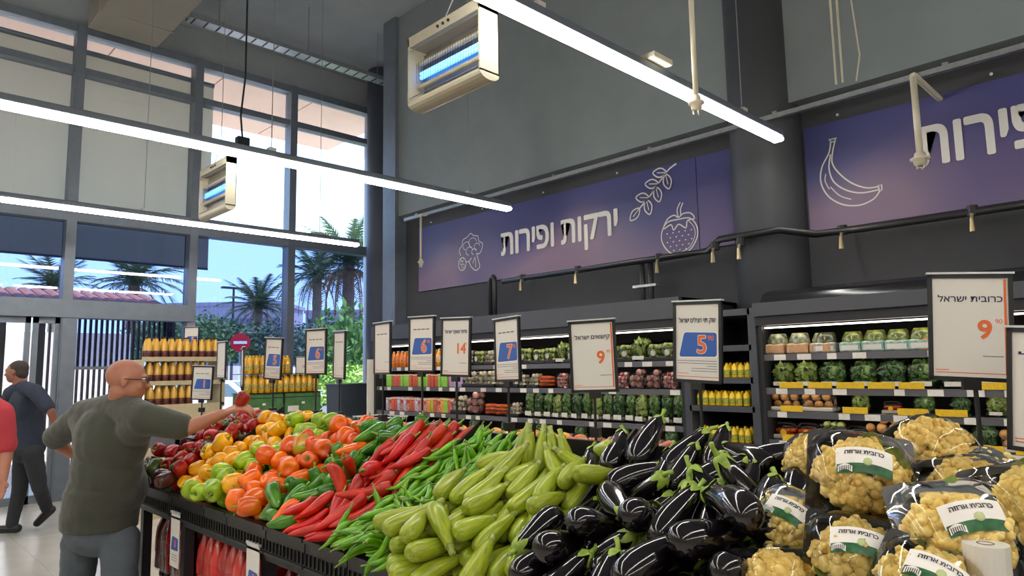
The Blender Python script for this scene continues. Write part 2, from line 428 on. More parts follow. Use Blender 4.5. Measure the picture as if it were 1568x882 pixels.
# ---------------------------------------------------------------- light rows
def light_row(y, x0, x1, label):
    t = thing('linear_light', label, 'light', (x1, y, 3.4), group='suspended linear lights')
    L = x0 - x1
    MB().box(L, 0, -.04, .04, .0, .055, bev=.006).build('light_body', M_ALU, t)
    MB().box(L, -.005, -.042, .042, -.042, 0., bev=.012).build('diffuser', M_TUBE, t)
    k = -.6
    while k > L:
        MB().cyl((k, 0, .05), (k, 0, 3.6), .004, 6).build('hanger_wire', M_GALV, t)
        MB().box(k - .03, k + .03, -.03, .03, .055, .085).build('hanger_clip', M_WHITEM, t)
        k -= 2.2
    return t
light_row(8.42, -8.0, 5.21, 'white linear ceiling light nearest the glass front')
light_row(5.44, -8.0, 5.32, 'long white linear light crossing the window above the small insect killer')
light_row(2.31, -8.0, 5.29, 'white linear light beside the large insect killer and sprinkler drop')
light_row(-.80, -8.0, 5.29, 'white linear light behind the viewer')
light_row(-3.9, -8.0, 5.29, 'white linear light at the back of the shop')
PILES = {
    'red': '0 1417 4376 983 44 32 52 -66 1 1421 4086 1012 29 -59 67 35 3 1413 4184 976 91 3 3 -40 2 1493 4305 1013 74 -56 -30 -22 2 1495 4403 1014 24 -28 58 73 0 1416 4474 989 83 -11 14 53 3 1498 4129 1046 14 92 -34 11 1 1542 4212 1087 77 -44 -44 -16 2 1572 4313 1078 36 63 25 64 0 1574 4403 1087 1 59 -68 -43 1 1507 4500 1062 70 -65 -27 -12 1 1574 4095 1085 62 75 -21 10 0 1653 4173 1142 58 16 61 -51 2 1658 4306 1139 57 -35 69 -26 0 1662 4424 1146 18 74 -62 -21 1 1582 4498 1121 1 -11 57 82 3 1659 4078 1137 31 -78 36 -40 3 1674 4235 1189 76 -9 -61 -21 1 1736 4325 1205 72 -62 31 -3 2 1747 4425 1206 15 84 -44 -28 0 1666 4506 1184 66 -10 -73 -15 2 1751 4083 1203 48 -6 -21 85 2 1750 4182 1203 78 -47 18 35 2 1813 4317 1264 13 45 45 76 2 1812 4410 1271 50 -35 -28 74 1 1750 4512 1242 85 -1 -51 15 1 1831 4078 1279 29 4 -14 -95 3 1838 4175 1258 81 -48 16 31 2 1841 4246 1302 69 35 -39 -51 1 1873 4354 1341 8 -64 -73 24 1 1837 4502 1291 61 -56 -38 -41 0 1934 4088 1323 66 20 49 -54 2 1931 4186 1325 38 -58 -64 34 2 1935 4277 1323 54 -15 2 -83 2 1935 4421 1320 45 -56 50 -48 2 1939 4510 1322 97 13 -12 -18 0 1312 4525 1040 25 71 -39 -52 2 1315 4034 1037 74 -39 51 -19 3 1492 4209 1010 83 48 -10 -25 2 1408 4515 1074 42 49 -23 -73 3 1394 4030 1088 23 -74 -56 -30 3 1418 4261 1010 41 -20 -88 9 0 1470 4067 1111 1 -90 -27 -33 0 1419 4157 1070 42 -67 57 21 3 1484 4281 1112 2 88 14 -46 1 1383 4417 1061 22 -40 -27 -85 1 1575 4085 1176 25 -8 -72 -64 0 1559 4172 1165 29 60 -19 -72 3 1583 4260 1170 30 -77 -51 22 0 1447 4350 1079 28 -40 -58 66 1 1490 4434 1136 30 -3 70 -65 3 1670 4044 1257 24 -38 83 33 3 1672 4116 1213 84 -36 -7 -40 2 1634 4290 1247 95 -2 31 2 0 1558 4343 1160 31 72 -13 -60 2 1577 4432 1187 70 -30 64 10 3 1735 4138 1273 22 0 -27 94 3 1617 4183 1237 50 0 -75 44 1 1701 4369 1278 69 -71 9 -13 0 1638 4367 1212 45 49 75 3 2 1441 4514 1149 27 -42 -36 79 2 1344 4154 1040 30 -53 42 67',
    'yellow': '3 1415 3644 998 34 -39 84 16 1 1418 3810 1018 30 22 87 -32 3 1417 3898 982 43 47 -50 59 0 1421 3983 1011 9 -85 15 -50 2 1493 3627 1014 83 46 5 -32 2 1561 3724 1082 5 2 -64 -76 0 1496 3872 1010 10 13 63 -76 0 1583 3969 1070 61 -53 -45 -38 2 1578 3627 1074 61 -58 35 40 0 1620 3725 1141 67 73 10 -13 0 1538 3813 1081 23 60 19 74 3 1644 3984 1139 64 -16 -62 42 1 1639 3623 1147 11 -73 -14 -66 2 1682 3722 1191 83 53 -14 -4 3 1663 3822 1137 65 22 67 28 0 1671 3909 1175 37 62 -57 38 1 1743 3631 1209 41 -18 61 65 3 1755 3746 1228 75 48 26 -37 1 1741 3845 1204 73 -64 23 9 2 1748 3952 1204 52 -84 7 8 0 1837 3630 1256 68 43 -43 40 0 1838 3747 1259 50 -42 -56 -52 1 1825 3843 1268 76 3 -65 2 2 1836 3966 1263 50 -69 30 44 1 1932 3639 1329 14 -94 -31 -10 0 1930 3761 1330 69 29 38 54 3 1943 3855 1314 51 0 0 86 3 1938 3979 1316 25 2 -80 55 2 1471 3979 1085 72 22 56 -34 0 1482 3736 1022 68 16 50 50 0 1523 3912 1099 8 4 -91 40 3 1356 3716 1035 50 70 -12 -50 0 1593 3882 1132 74 -23 6 63 3 1481 3678 1082 35 -16 69 -62 3 1435 3759 1089 41 70 57 14 1 1540 3986 1160 54 43 -36 -63 0 1776 3676 1291 4 0 -86 -50 3 1504 3768 1139 88 -16 -42 -15 3 1607 4002 1222 4 -11 -11 99 1 1404 3343 1081 0 64 -46 -62 3 1572 3809 1169 4 -42 -91 -1 3 1862 3899 1324 30 40 -83 24 3 1851 3986 1338 69 66 -13 27 2 1537 3673 1149 81 54 20 10 1 1571 3916 1219 43 42 -21 77',
    'lime': '2 1421 3360 995 3 -4 -66 -75 2 1418 3457 989 37 -33 -53 -68 0 1496 3352 1033 74 56 11 -36 0 1482 3523 1027 99 1 8 -8 0 1578 3359 1073 35 34 -58 65 0 1582 3510 1072 15 -4 -55 -82 1 1636 3351 1145 69 47 52 16 3 1661 3511 1138 1 95 -4 -30 1 1728 3353 1207 72 56 40 11 1 1746 3511 1202 4 14 -68 72 3 1838 3339 1260 5 -93 -34 14 1 1832 3509 1275 0 -16 99 0 1 1927 3376 1335 36 -46 -70 41 1 1937 3505 1327 0 89 -44 12 1 1342 3418 1050 18 73 33 -56 1 1299 3599 1040 69 68 3 -26 3 1510 3446 1060 27 -64 45 55 0 1392 3549 1037 89 -41 -19 7 2 1550 3458 1133 37 73 35 46 1 1448 3599 1103 75 -35 -56 10 1 1641 3438 1178 44 50 15 73 2 1534 3540 1157 55 38 32 67 3 1764 3421 1243 33 78 32 -42 3 1606 3523 1203 70 -44 -36 -42 3 1837 3422 1291 54 48 68 -9 3 1840 3600 1340 68 34 -58 -29 0 1313 3499 1034 69 17 -68 16 1 1418 3473 1087 5 -16 40 -90',
    'orange': '1 1421 2945 1004 65 76 -8 -3 2 1416 3059 987 86 -40 -9 -30 1 1423 3174 1013 23 75 52 34 0 1405 3265 1021 62 -25 -2 74 2 1501 2941 1046 77 -62 -6 -15 0 1540 3076 1082 73 -24 50 40 0 1506 3166 1073 76 -21 53 -32 2 1490 3248 1047 35 30 -12 -88 0 1524 2925 1127 77 -9 63 -6 3 1576 2992 1087 45 61 -30 -58 0 1592 3160 1112 63 -62 -39 -25 0 1568 3245 1091 19 52 -10 -83 2 1657 2934 1143 16 -69 -28 65 1 1660 3053 1152 2 24 76 -61 0 1661 3150 1164 43 53 64 36 3 1666 3237 1135 63 -11 -43 -64 0 1748 2933 1208 37 -12 1 92 0 1755 3023 1204 84 24 4 -48 3 1752 3112 1197 13 -18 67 71 2 1751 3219 1199 73 50 27 -38 2 1835 2955 1259 56 -54 23 58 1 1827 3052 1277 62 -21 16 -73 3 1838 3139 1257 60 62 25 -43 3 1839 3242 1261 35 38 54 -67 3 1944 2936 1312 69 -63 25 26 0 1942 3022 1321 75 0 0 -66 3 1936 3111 1312 63 71 29 12 2 1936 3238 1318 65 74 17 -3 0 1495 3086 1015 36 -21 -57 -70 0 1367 3027 1055 43 -22 62 -62 2 1319 3118 1042 0 -5 -100 0 2 1430 2958 1097 40 -10 8 -91 3 1406 3106 1073 44 84 30 -9 3 1506 3357 1121 17 65 -74 -1 1 1507 3005 1171 44 -12 72 53 0 1445 3036 1107 20 -87 28 -36 1 1558 3332 1198 82 -55 -12 10 1 1665 2975 1243 57 -35 64 38 3 1598 2985 1190 85 43 -23 -20 1 1670 3189 1244 24 86 -46 3 1 1653 3289 1232 8 72 59 -37 2 1868 2931 1340 16 -41 -90 4 2 1684 3093 1243 96 -15 2 -22 1 1858 3165 1337 37 -15 75 54 3 1743 3276 1268 84 -28 -10 45 0 1310 2963 1034 55 -59 -31 50 0 1425 3215 1107 20 74 -43 -46 2 1551 3098 1171 32 11 -73 59 3 1587 3242 1173 68 -38 -49 -38',
    'green': '3 1374 2558 1021 46 45 70 32 3 1399 2675 1003 44 -58 69 0 0 1402 2750 1012 65 -47 59 -8 2 1416 2836 958 70 27 8 -66 2 1486 2607 1021 5 -30 -38 -88 0 1486 2690 998 49 -14 -50 70 3 1495 2764 1026 32 -38 -28 -82 0 1500 2834 1018 55 0 -32 -77 2 1579 2613 1062 1 26 -48 -84 3 1591 2707 1082 82 -4 29 48 1 1585 2775 1094 67 8 41 62 3 1580 2854 1087 93 8 36 4 1 1643 2604 1144 30 -48 -22 -80 2 1679 2716 1154 82 5 33 -47 0 1700 2759 1188 69 38 38 48 2 1660 2851 1148 32 23 -7 -92 3 1799 2613 1246 43 34 62 56 2 1805 2679 1251 21 60 26 73 1 1785 2736 1252 79 -23 57 -8 0 1810 2844 1255 74 49 44 13 2 1950 2596 1333 93 24 -7 -27 1 1900 2653 1315 72 21 55 35 2 1928 2751 1302 65 68 20 28 0 1923 2815 1326 36 50 0 78 2 1308 2623 1023 60 -26 61 -45 0 1416 2608 966 28 -2 -18 -94 3 1334 2695 1038 70 35 32 53 3 1324 2803 1018 68 66 -17 28 0 1382 2872 1037 84 -12 48 -21 3 1448 2567 1061 74 -6 67 9 0 1476 2718 1056 30 -51 49 -64 3 1444 2809 1045 37 28 -26 85 1 1355 2826 1082 51 -17 52 66 3 1576 2607 1117 12 28 65 69 1 1530 2688 1124 45 26 -39 76 2 1516 2776 1110 90 25 36 -4 1 1476 2833 1114 24 63 4 -74 2 1690 2578 1185 83 -26 48 -12 0 1640 2697 1196 72 18 28 -62 2 1640 2794 1197 21 -65 -35 64 2 1690 2851 1208 48 -31 19 80 1 1806 2598 1296 73 -43 -38 35 2 1842 2708 1307 75 18 56 29 1 1814 2811 1309 80 47 29 22 2 1862 2858 1341 72 5 -69 -7 1 1450 2674 1096 57 69 22 39 3 1400 2745 1082 51 37 25 73 3 1496 2578 1129 31 -76 -16 55 3 1549 2823 1113 87 -1 -7 -48 1 1704 2805 1242 64 26 64 32',
    'redlong': '2 1435 2275 986 90 -30 21 -24 0 1460 2345 1000 5 -49 8 -86 2 1459 2398 1005 87 20 41 18 3 1460 2446 999 56 -32 36 -68 1 1431 2500 1000 11 -27 -18 -94 1 1538 2285 1063 55 30 40 67 3 1606 2340 1105 47 -46 -74 12 0 1584 2401 1096 87 -10 37 -31 0 1598 2436 1098 4 38 10 92 1 1588 2503 1095 83 8 37 40 1 1722 2289 1190 79 32 36 39 0 1718 2331 1191 53 40 36 66 1 1723 2393 1190 75 18 44 46 0 1742 2469 1204 71 -30 25 -59 2 1741 2509 1208 28 34 20 87 3 1896 2261 1310 76 20 53 31 2 1875 2334 1301 74 -4 36 -57 3 1861 2382 1290 96 20 18 8 0 1870 2451 1292 54 4 26 -80 1 1883 2500 1307 76 30 44 38 3 1326 2309 1012 68 45 54 23 3 1344 2347 1017 72 34 58 15 1 1330 2400 1016 69 -15 63 -32 3 1342 2460 1011 45 44 56 53 2 1342 2517 1023 80 22 53 17 1 1426 2284 1063 80 4 57 -18 2 1495 2342 1079 63 -26 51 -53 1 1482 2402 1064 55 -27 26 -75 0 1497 2457 1062 47 -38 16 -78 0 1516 2508 1063 87 5 17 46 0 1615 2288 1158 49 -47 5 -74 0 1617 2357 1165 51 36 15 77 2 1624 2410 1186 75 -32 58 -6 3 1646 2478 1190 85 -18 47 -15 1 1672 2540 1236 24 -41 10 -87 2 1801 2305 1270 87 17 42 19 2 1815 2340 1295 16 -15 30 -93 3 1783 2423 1276 88 24 38 14 1 1782 2467 1293 89 16 35 26 2 1826 2540 1322 75 -7 57 -33 1 1385 2332 1070 86 20 47 4 3 1384 2373 1066 69 33 48 43 0 1420 2452 1060 91 -25 21 -24 0 1376 2520 1082 73 33 43 42 1 1484 2340 1132 72 32 56 -25 0 1544 2346 1150 36 50 4 79 0 1523 2435 1136 69 -30 28 -59 2 1551 2488 1150 84 -24 48 8 1 1496 2527 1138 96 -22 -7 -17 2 1673 2301 1245 61 -23 55 -53 2 1725 2345 1247 74 27 16 59 3 1720 2394 1244 78 27 40 40 2 1709 2439 1268 65 -18 41 -62 3 1732 2492 1277 82 -14 56 -4 2 1460 2405 1114 93 -4 33 -17 1 1349 2570 1068 75 -34 57 -6 0 1575 2417 1215 53 -4 -73 43 1 1620 2649 1167 69 40 -8 -60',
    'chili': '4 1399 1969 938 66 42 -18 59 5 1429 1968 951 87 27 32 -26 3 1427 2017 944 14 -86 28 40 5 1436 2052 964 30 18 -92 -20 0 1427 2083 955 14 -86 -40 29 5 1450 2103 987 62 37 -66 -21 4 1414 2134 913 27 10 65 -71 3 1387 2159 926 72 56 32 -26 0 1432 2207 950 75 -32 8 -58 2 1512 1954 1014 90 -6 29 -33 5 1499 1973 1017 30 72 -47 -40 0 1514 2006 1007 40 60 -69 -2 4 1513 2042 1021 58 -24 7 -77 3 1516 2072 1027 40 25 28 84 0 1496 2097 1006 2 -9 -91 41 1 1493 2156 1019 48 42 8 77 4 1512 2202 1023 90 -2 37 24 5 1474 2220 1037 20 82 44 30 1 1598 1937 1090 59 -40 25 -65 4 1602 1985 1079 64 33 15 68 5 1598 2009 1088 16 34 -87 -31 0 1604 2047 1080 13 -84 -46 25 0 1590 2143 1047 63 16 -56 51 5 1549 2127 1074 8 55 2 83 5 1566 2162 1081 4 81 9 -57 5 1601 2184 1085 72 7 30 62 3 1619 2221 1107 69 25 39 56 0 1691 1932 1152 51 11 -4 85 5 1700 1955 1168 20 -40 41 -80 0 1696 1986 1154 96 12 17 -18 3 1687 2043 1136 80 -23 27 -48 1 1687 2074 1151 28 74 -49 -37 3 1687 2108 1146 6 78 -57 -24 5 1692 2133 1151 24 -60 -75 16 0 1695 2162 1148 24 83 -47 -19 5 1716 2220 1175 49 -46 58 -46 3 1804 1925 1233 61 2 -78 -13 3 1808 1970 1238 74 31 32 50 2 1816 2002 1236 56 -54 28 -56 2 1795 2018 1232 57 -48 19 -64 4 1784 2069 1224 61 -20 -19 -74 0 1813 2108 1235 67 -35 62 -22 0 1804 2151 1237 70 12 53 46 0 1818 2187 1236 52 24 59 57 4 1818 2221 1250 17 52 16 82 5 1924 1937 1327 65 -20 40 -61 2 1922 1975 1302 72 8 63 29 1 1908 1997 1312 44 -45 27 -73 0 1923 2030 1305 66 13 -74 -9 5 1914 2072 1308 82 -20 53 -1 0 1921 2105 1298 52 -62 37 -45 0 1925 2144 1302 34 47 34 74 5 1920 2165 1318 38 32 -77 -40 0 1933 2216 1315 9 46 5 88 1 1322 1907 1010 62 37 -58 -37 4 1342 1968 1007 60 54 51 29 5 1352 1995 1008 39 -53 53 -53 0 1388 2014 1001 43 -36 76 -33 5 1358 2087 1007 72 18 64 18 0 1334 2173 1006 45 19 63 61 3 1372 2229 1008 61 12 74 26 4 1368 2252 1010 54 39 -68 -30 2 1451 1926 1018 80 -3 60 8 2 1454 1952 992 7 74 -19 64 2 1422 2005 1016 34 -55 56 -52 1 1439 2025 985 26 41 -3 87 5 1443 2069 996 51 53 -65 -19 2 1455 2132 990 44 -15 22 -86 4 1431 2153 988 16 -89 2 44 0 1453 2188 993 38 45 -78 -22 2 1414 2222 1024 61 50 50 34 1 1533 1930 1113 14 96 -13 -18 5 1516 1956 1059 25 76 -49 -34 1 1472 1989 1034 50 68 -36 -41 0 1498 2066 1044 38 -54 -67 34 0 1532 2102 1061 19 -88 -44 -2 3 1459 2131 1044 22 -51 7 -83 4 1535 2183 1054 75 -17 -2 -64 0 1520 2216 1074 86 -21 44 -15 0 1481 2232 1099 14 -7 -19 -97 5 1612 1925 1136 85 7 43 30 1 1596 1961 1117 20 55 -72 -36 4 1654 2018 1132 72 29 40 48 3 1572 2040 1085 9 37 24 89 3 1569 2077 1073 85 -47 19 15 1 1607 2160 1118 71 55 0 44 3 1574 2204 1129 84 24 48 1 0 1697 2197 1150 11 -87 -44 21 3 1661 2212 1156 85 -1 48 -22 0 1769 1950 1220 49 -44 35 -67 4 1669 1983 1188 88 -7 47 -7 5 1683 2002 1177 82 -23 51 -6 5 1757 2017 1162 4 -32 -63 -71 3 1791 2035 1225 6 35 15 92 4 1752 2118 1212 9 -87 -23 43 5 1728 2152 1202 8 -81 -35 46 3 1768 2199 1209 91 -2 36 20 0 1750 2228 1255 13 -53 45 -71 2 1864 1929 1274 13 -90 41 -1 0 1854 1978 1271 98 3 18 -11 0 1837 2003 1280 62 -28 34 -65 5 1832 2036 1274 54 37 -71 -25 3 1851 2072 1259 34 26 20 -88 4 1878 2114 1297 92 -6 27 27 1 1838 2132 1287 50 -86 -6 1 5 1919 2192 1316 74 32 31 51 2 1844 2186 1289 46 -6 -82 -34 5 1298 1873 1007 12 -54 28 -78 4 1298 2056 1007 25 57 -60 -50 0 1374 1889 1022 16 -52 4 -84 1 1295 1942 1014 36 -76 -53 -7 1 1310 2023 1030 56 -65 -48 17 5 1369 2061 1015 44 64 36 52 5 1310 2097 1026 36 -68 -33 55 2 1392 2108 1007 66 18 71 17 5 1359 2137 1009 38 62 33 60 2 1383 2175 1003 2 61 61 51 1 1391 2236 1047 64 22 52 52 5 1431 1923 1059 74 20 46 44 3 1435 1942 1016 12 42 6 90 0 1436 1965 1042 83 -40 38 -7 1 1431 2035 1033 26 69 -22 -64 3 1391 2068 1036 69 -22 70 0 0 1441 2102 1028 42 57 27 65 0 1430 2156 1023 76 23 46 41 4 1464 2186 1039 37 -22 -86 28 0 1414 2205 1045 39 58 -54 -46 3 1566 1940 1101 43 8 -22 87 2 1509 1977 1064 76 16 -57 28 2 1521 1993 1082 45 -5 -87 -19 5 1523 2034 1081 86 40 33 4 4 1469 2069 1070 90 -6 44 -2 2 1488 2116 1068 64 27 45 56 2 1528 2150 1088 65 -12 -74 6 0 1512 2183 1086 32 -41 -8 -85 0 1577 2235 1141 54 -4 -83 -13 1 1634 1931 1192 24 -59 11 -76 4 1608 1964 1172 69 -38 -9 -61 0 1615 2015 1139 77 -42 32 -37 2 1642 2042 1137 36 68 -53 -36 0 1636 2078 1143 88 4 42 23 5 1609 2109 1142 78 -16 48 -37 0 1679 2120 1162 94 -11 31 -7 3 1724 2182 1201 83 2 51 24 5 1716 2218 1211 54 48 18 67 4 1818 1938 1270 52 43 -72 -16 0 1767 1972 1241 47 54 -66 -25 0 1750 2011 1235 51 38 17 76 2 1757 2046 1214 4 34 11 93 0 1825 2077 1250 90 -5 -38 23 2 1760 2073 1210 20 6 16 97 4 1812 2126 1267 67 -8 -55 49 4 1767 2148 1251 44 42 -79 1 5 1783 2215 1287 75 -32 51 -27 1 1297 1945 1053 38 -50 -45 64 5 1383 1969 1035 30 -6 -61 -74 3 1357 2182 1027 14 69 -2 71 1 1311 2242 1032 40 -51 22 -73 3 1472 2251 1042 42 -31 -85 6 1 1438 1900 1082 72 6 69 9 5 1444 1950 1066 40 -36 -52 67 0 1422 2025 1077 28 23 12 92 5 1426 2044 1062 44 -42 54 -59 5 1445 2090 1055 67 26 53 46 0 1406 2134 1041 50 32 43 68 3 1424 2165 1044 64 23 48 55 5 1389 2187 1054 78 -5 60 -19 2 1507 2209 1105 22 -51 -73 40 5 1476 1929 1116 0 -58 -25 -77 4 1586 1980 1138 79 -37 22 -44 3 1553 2038 1112 49 72 49 3 2 1566 2065 1101 13 21 7 96 2 1562 2097 1120 37 -40 18 82 3 1562 2136 1119 73 -28 51 -36 3 1605 2152 1144 51 36 16 76 5 1649 2171 1172 14 43 -73 -52 0 1669 2203 1186 24 -84 -31 38 3 1674 1963 1204 39 -43 -76 30 3 1675 2013 1195 33 32 12 88 0 1672 2038 1195 60 -13 -79 0 5 1680 2058 1180 65 -39 32 -57 3 1622 2056 1155 36 -29 -88 13 1 1671 2090 1202 74 -37 39 -41 3 1748 2105 1242 64 -14 27 70 3 1739 2174 1223 12 -49 6 -86 5 1727 2267 1237 7 86 -18 -48 2 1285 1916 1044 83 8 25 -49 3 1371 1920 1050 73 -54 9 -42 0 1352 1958 1060 57 34 -48 -58 5 1378 1990 1063 64 18 69 28 5 1342 2017 1063 10 74 -17 -64 2 1362 2110 1034 33 -40 27 -81 2 1317 2162 1030 66 50 37 42 5 1357 2172 1051 18 -74 -8 64 3 1380 2209 1061 36 51 23 74 3 1419 1952 1094 54 44 48 54 2 1511 1953 1084 32 -36 -14 -86 0 1478 1985 1090 66 5 54 52 3 1509 2054 1095 42 -59 -47 51 1 1389 2042 1086 79 49 -33 -17 2 1464 2130 1085 75 41 42 30 0 1577 2170 1141 94 -9 34 4 2 1556 2187 1145 19 -53 -76 32 3 1673 2255 1136 19 85 -18 -45 3 1731 1936 1231 10 -73 -31 60 5 1568 1983 1166 27 51 -73 -37 1 1592 2015 1169 52 -12 28 -80 1 1549 2045 1145 77 -43 36 -30 4 1581 2100 1158 46 -26 -74 42 4 1506 2093 1125 3 -22 -66 -72 2 1577 2144 1144 50 -3 -86 -3 1 1670 2180 1213 70 -35 51 -34 4 1665 2251 1206 17 -78 -7 60 5 1286 2049 1053 34 60 -44 -57 2 1293 2141 1032 81 23 46 -29 2 1343 2273 1048 86 14 28 39 2 1374 1961 1080 80 -44 41 10 0 1418 1981 1088 20 -1 26 94 5 1471 2017 1092 12 -61 -10 -78 0 1348 2081 1054 64 14 -68 -33 5 1342 2125 1058 33 23 -68 -62 4 1406 2126 1069 40 -34 47 -71 5 1412 2160 1084 61 51 15 59 4 1481 2194 1115 23 68 -58 -39 4 1593 2232 1176 58 50 36 53 0 1536 1959 1155 64 6 -76 -8 0 1491 1978 1131 78 -34 44 30 0 1458 1985 1118 1 -59 -42 70 4 1476 2081 1118 73 -61 -12 -28 2 1378 2077 1079 30 -52 -52 60 1 1424 2127 1098 63 1 -69 -36 0 1485 2165 1108 43 -57 -63 31 0 1640 2256 1163 10 67 8 73',
    'zucchini': '3 1450 1462 1007 2 39 2 92 0 1456 1515 1015 77 32 36 42 1 1472 1572 1020 77 39 38 33 2 1452 1643 1003 9 -46 39 -79 3 1460 1744 1006 59 -50 31 -55 2 1460 1802 1009 79 -27 52 -16 1 1404 1852 1003 69 3 -11 -72 2 1594 1462 1104 80 21 37 42 3 1607 1518 1110 50 30 14 81 3 1600 1612 1102 84 -19 33 38 0 1572 1665 1092 82 8 50 27 3 1605 1722 1109 58 30 3 76 2 1590 1788 1098 85 14 46 -23 2 1594 1870 1103 69 -26 38 -56 1 1736 1465 1218 56 39 25 68 1 1742 1525 1214 63 46 23 58 1 1720 1632 1204 33 33 40 79 3 1699 1683 1183 63 21 23 71 0 1707 1755 1192 80 -31 34 -38 1 1697 1812 1187 70 25 25 62 0 1723 1874 1206 87 8 47 15 1 1920 1532 1310 10 27 75 60 0 1829 1563 1273 46 -38 28 75 3 1855 1637 1290 83 -26 -1 -49 2 1852 1693 1292 84 -8 15 51 2 1856 1752 1295 61 -17 4 -77 0 1848 1809 1293 79 0 0 -62 2 1856 1864 1298 98 11 13 12 2 1295 1659 1022 23 60 11 76 1 1286 1722 1022 72 24 62 18 3 1303 1777 1020 12 74 1 66 3 1338 1823 1029 2 65 -13 75 1 1430 1486 1056 33 48 30 75 3 1412 1548 1043 4 -58 10 -81 3 1442 1613 1052 0 69 2 73 2 1441 1682 1049 66 46 -31 -51 1 1444 1747 1058 69 30 62 22 3 1462 1823 1063 68 34 41 -51 2 1450 1863 1108 56 1 82 -10 2 1554 1498 1139 63 -60 8 -49 0 1561 1561 1120 83 -27 48 -7 0 1547 1624 1130 67 -43 18 -57 1 1518 1682 1124 78 7 57 25 2 1568 1755 1139 84 -18 46 -24 3 1555 1807 1138 82 18 50 20 3 1569 1858 1150 81 32 48 8 3 1730 1502 1264 50 35 47 64 2 1777 1618 1263 1 10 36 93 0 1670 1659 1226 46 39 30 74 3 1720 1726 1243 32 -60 12 -72 1 1702 1776 1256 89 6 44 3 3 1694 1832 1251 88 24 39 16 3 1748 1870 1274 55 57 31 52 1 1312 1690 1074 69 -25 66 -15 3 1326 1800 1076 45 -54 44 -56 0 1418 1434 1086 72 2 51 48 0 1333 1511 1062 67 18 46 55 3 1451 1572 1116 0 -53 1 -85 0 1413 1620 1130 22 -67 12 -70 3 1454 1718 1135 53 42 48 56 0 1417 1795 1124 22 -61 -22 -73 0 1360 1936 1124 66 48 42 39 1 1739 1402 1263 64 -20 71 -20 2 1663 1538 1234 9 -52 -3 -85 2 1610 1586 1197 83 -14 52 -15 1 1522 1690 1186 76 5 62 16 2 1575 1747 1209 86 -1 49 -16 2 1573 1824 1210 35 -41 27 -80 1 1561 1922 1208 36 38 48 71 2 1297 1751 1138 53 -62 13 -57 1 1338 1832 1136 80 2 60 -4 0 1576 1473 1195 10 -69 0 -72 2 1341 1688 1135 28 38 -82 33',
    'eggplant': '1 1479 784 1065 88 -3 43 -21 0 1468 872 1026 12 -43 40 -80 2 1437 984 1019 56 40 69 22 0 1472 1062 1031 47 -36 40 -70 0 1472 1155 1031 11 -52 14 -83 0 1468 1302 1027 55 -53 15 -63 0 1472 1384 1030 42 -48 22 -73 3 1668 793 1168 87 -16 45 -12 2 1602 860 1142 53 12 18 82 3 1591 937 1112 64 -16 44 -61 2 1583 1062 1132 90 18 13 -38 3 1567 1178 1101 66 26 -41 57 1 1630 1310 1148 72 -41 32 -46 3 1635 1388 1146 73 25 46 43 1 1841 805 1303 16 -51 -6 -84 1 1720 897 1266 35 7 -28 -89 0 1742 1004 1243 88 -32 -18 -30 0 1838 1034 1294 83 35 43 -10 3 1846 1161 1296 86 8 46 18 2 1736 1213 1231 74 44 12 -50 2 1796 1296 1265 46 59 -7 66 0 1318 761 1054 77 9 54 34 3 1300 1133 1030 27 63 18 70 0 1460 807 1147 24 54 56 58 3 1445 864 1099 67 -49 38 -40 0 1465 988 1117 76 55 28 22 3 1474 1092 1108 72 25 58 -27 2 1484 1184 1113 38 34 -30 80 1 1420 1337 1084 75 -24 55 -28 1 1663 813 1258 40 36 39 74 1 1627 948 1223 70 17 46 52 0 1664 1020 1196 49 -24 -7 -84 3 1691 1091 1194 17 28 -1 94 2 1680 1181 1177 82 19 42 -35 2 1608 1234 1216 42 74 17 -50 2 1454 1395 1144 53 38 -73 -24 2 1388 923 1081 48 46 46 59 1 1326 1068 1078 34 33 30 83 1 1333 1214 1062 78 29 42 35 1 1543 846 1277 51 -68 -12 -51 1 1487 863 1203 59 -25 66 -40 1 1397 963 1160 21 60 -3 77 2 1543 996 1229 17 -46 16 -86 1 1557 1106 1209 66 -15 73 7 2 1510 1224 1173 46 62 50 39 0 1417 1272 1130 12 70 25 66',
}
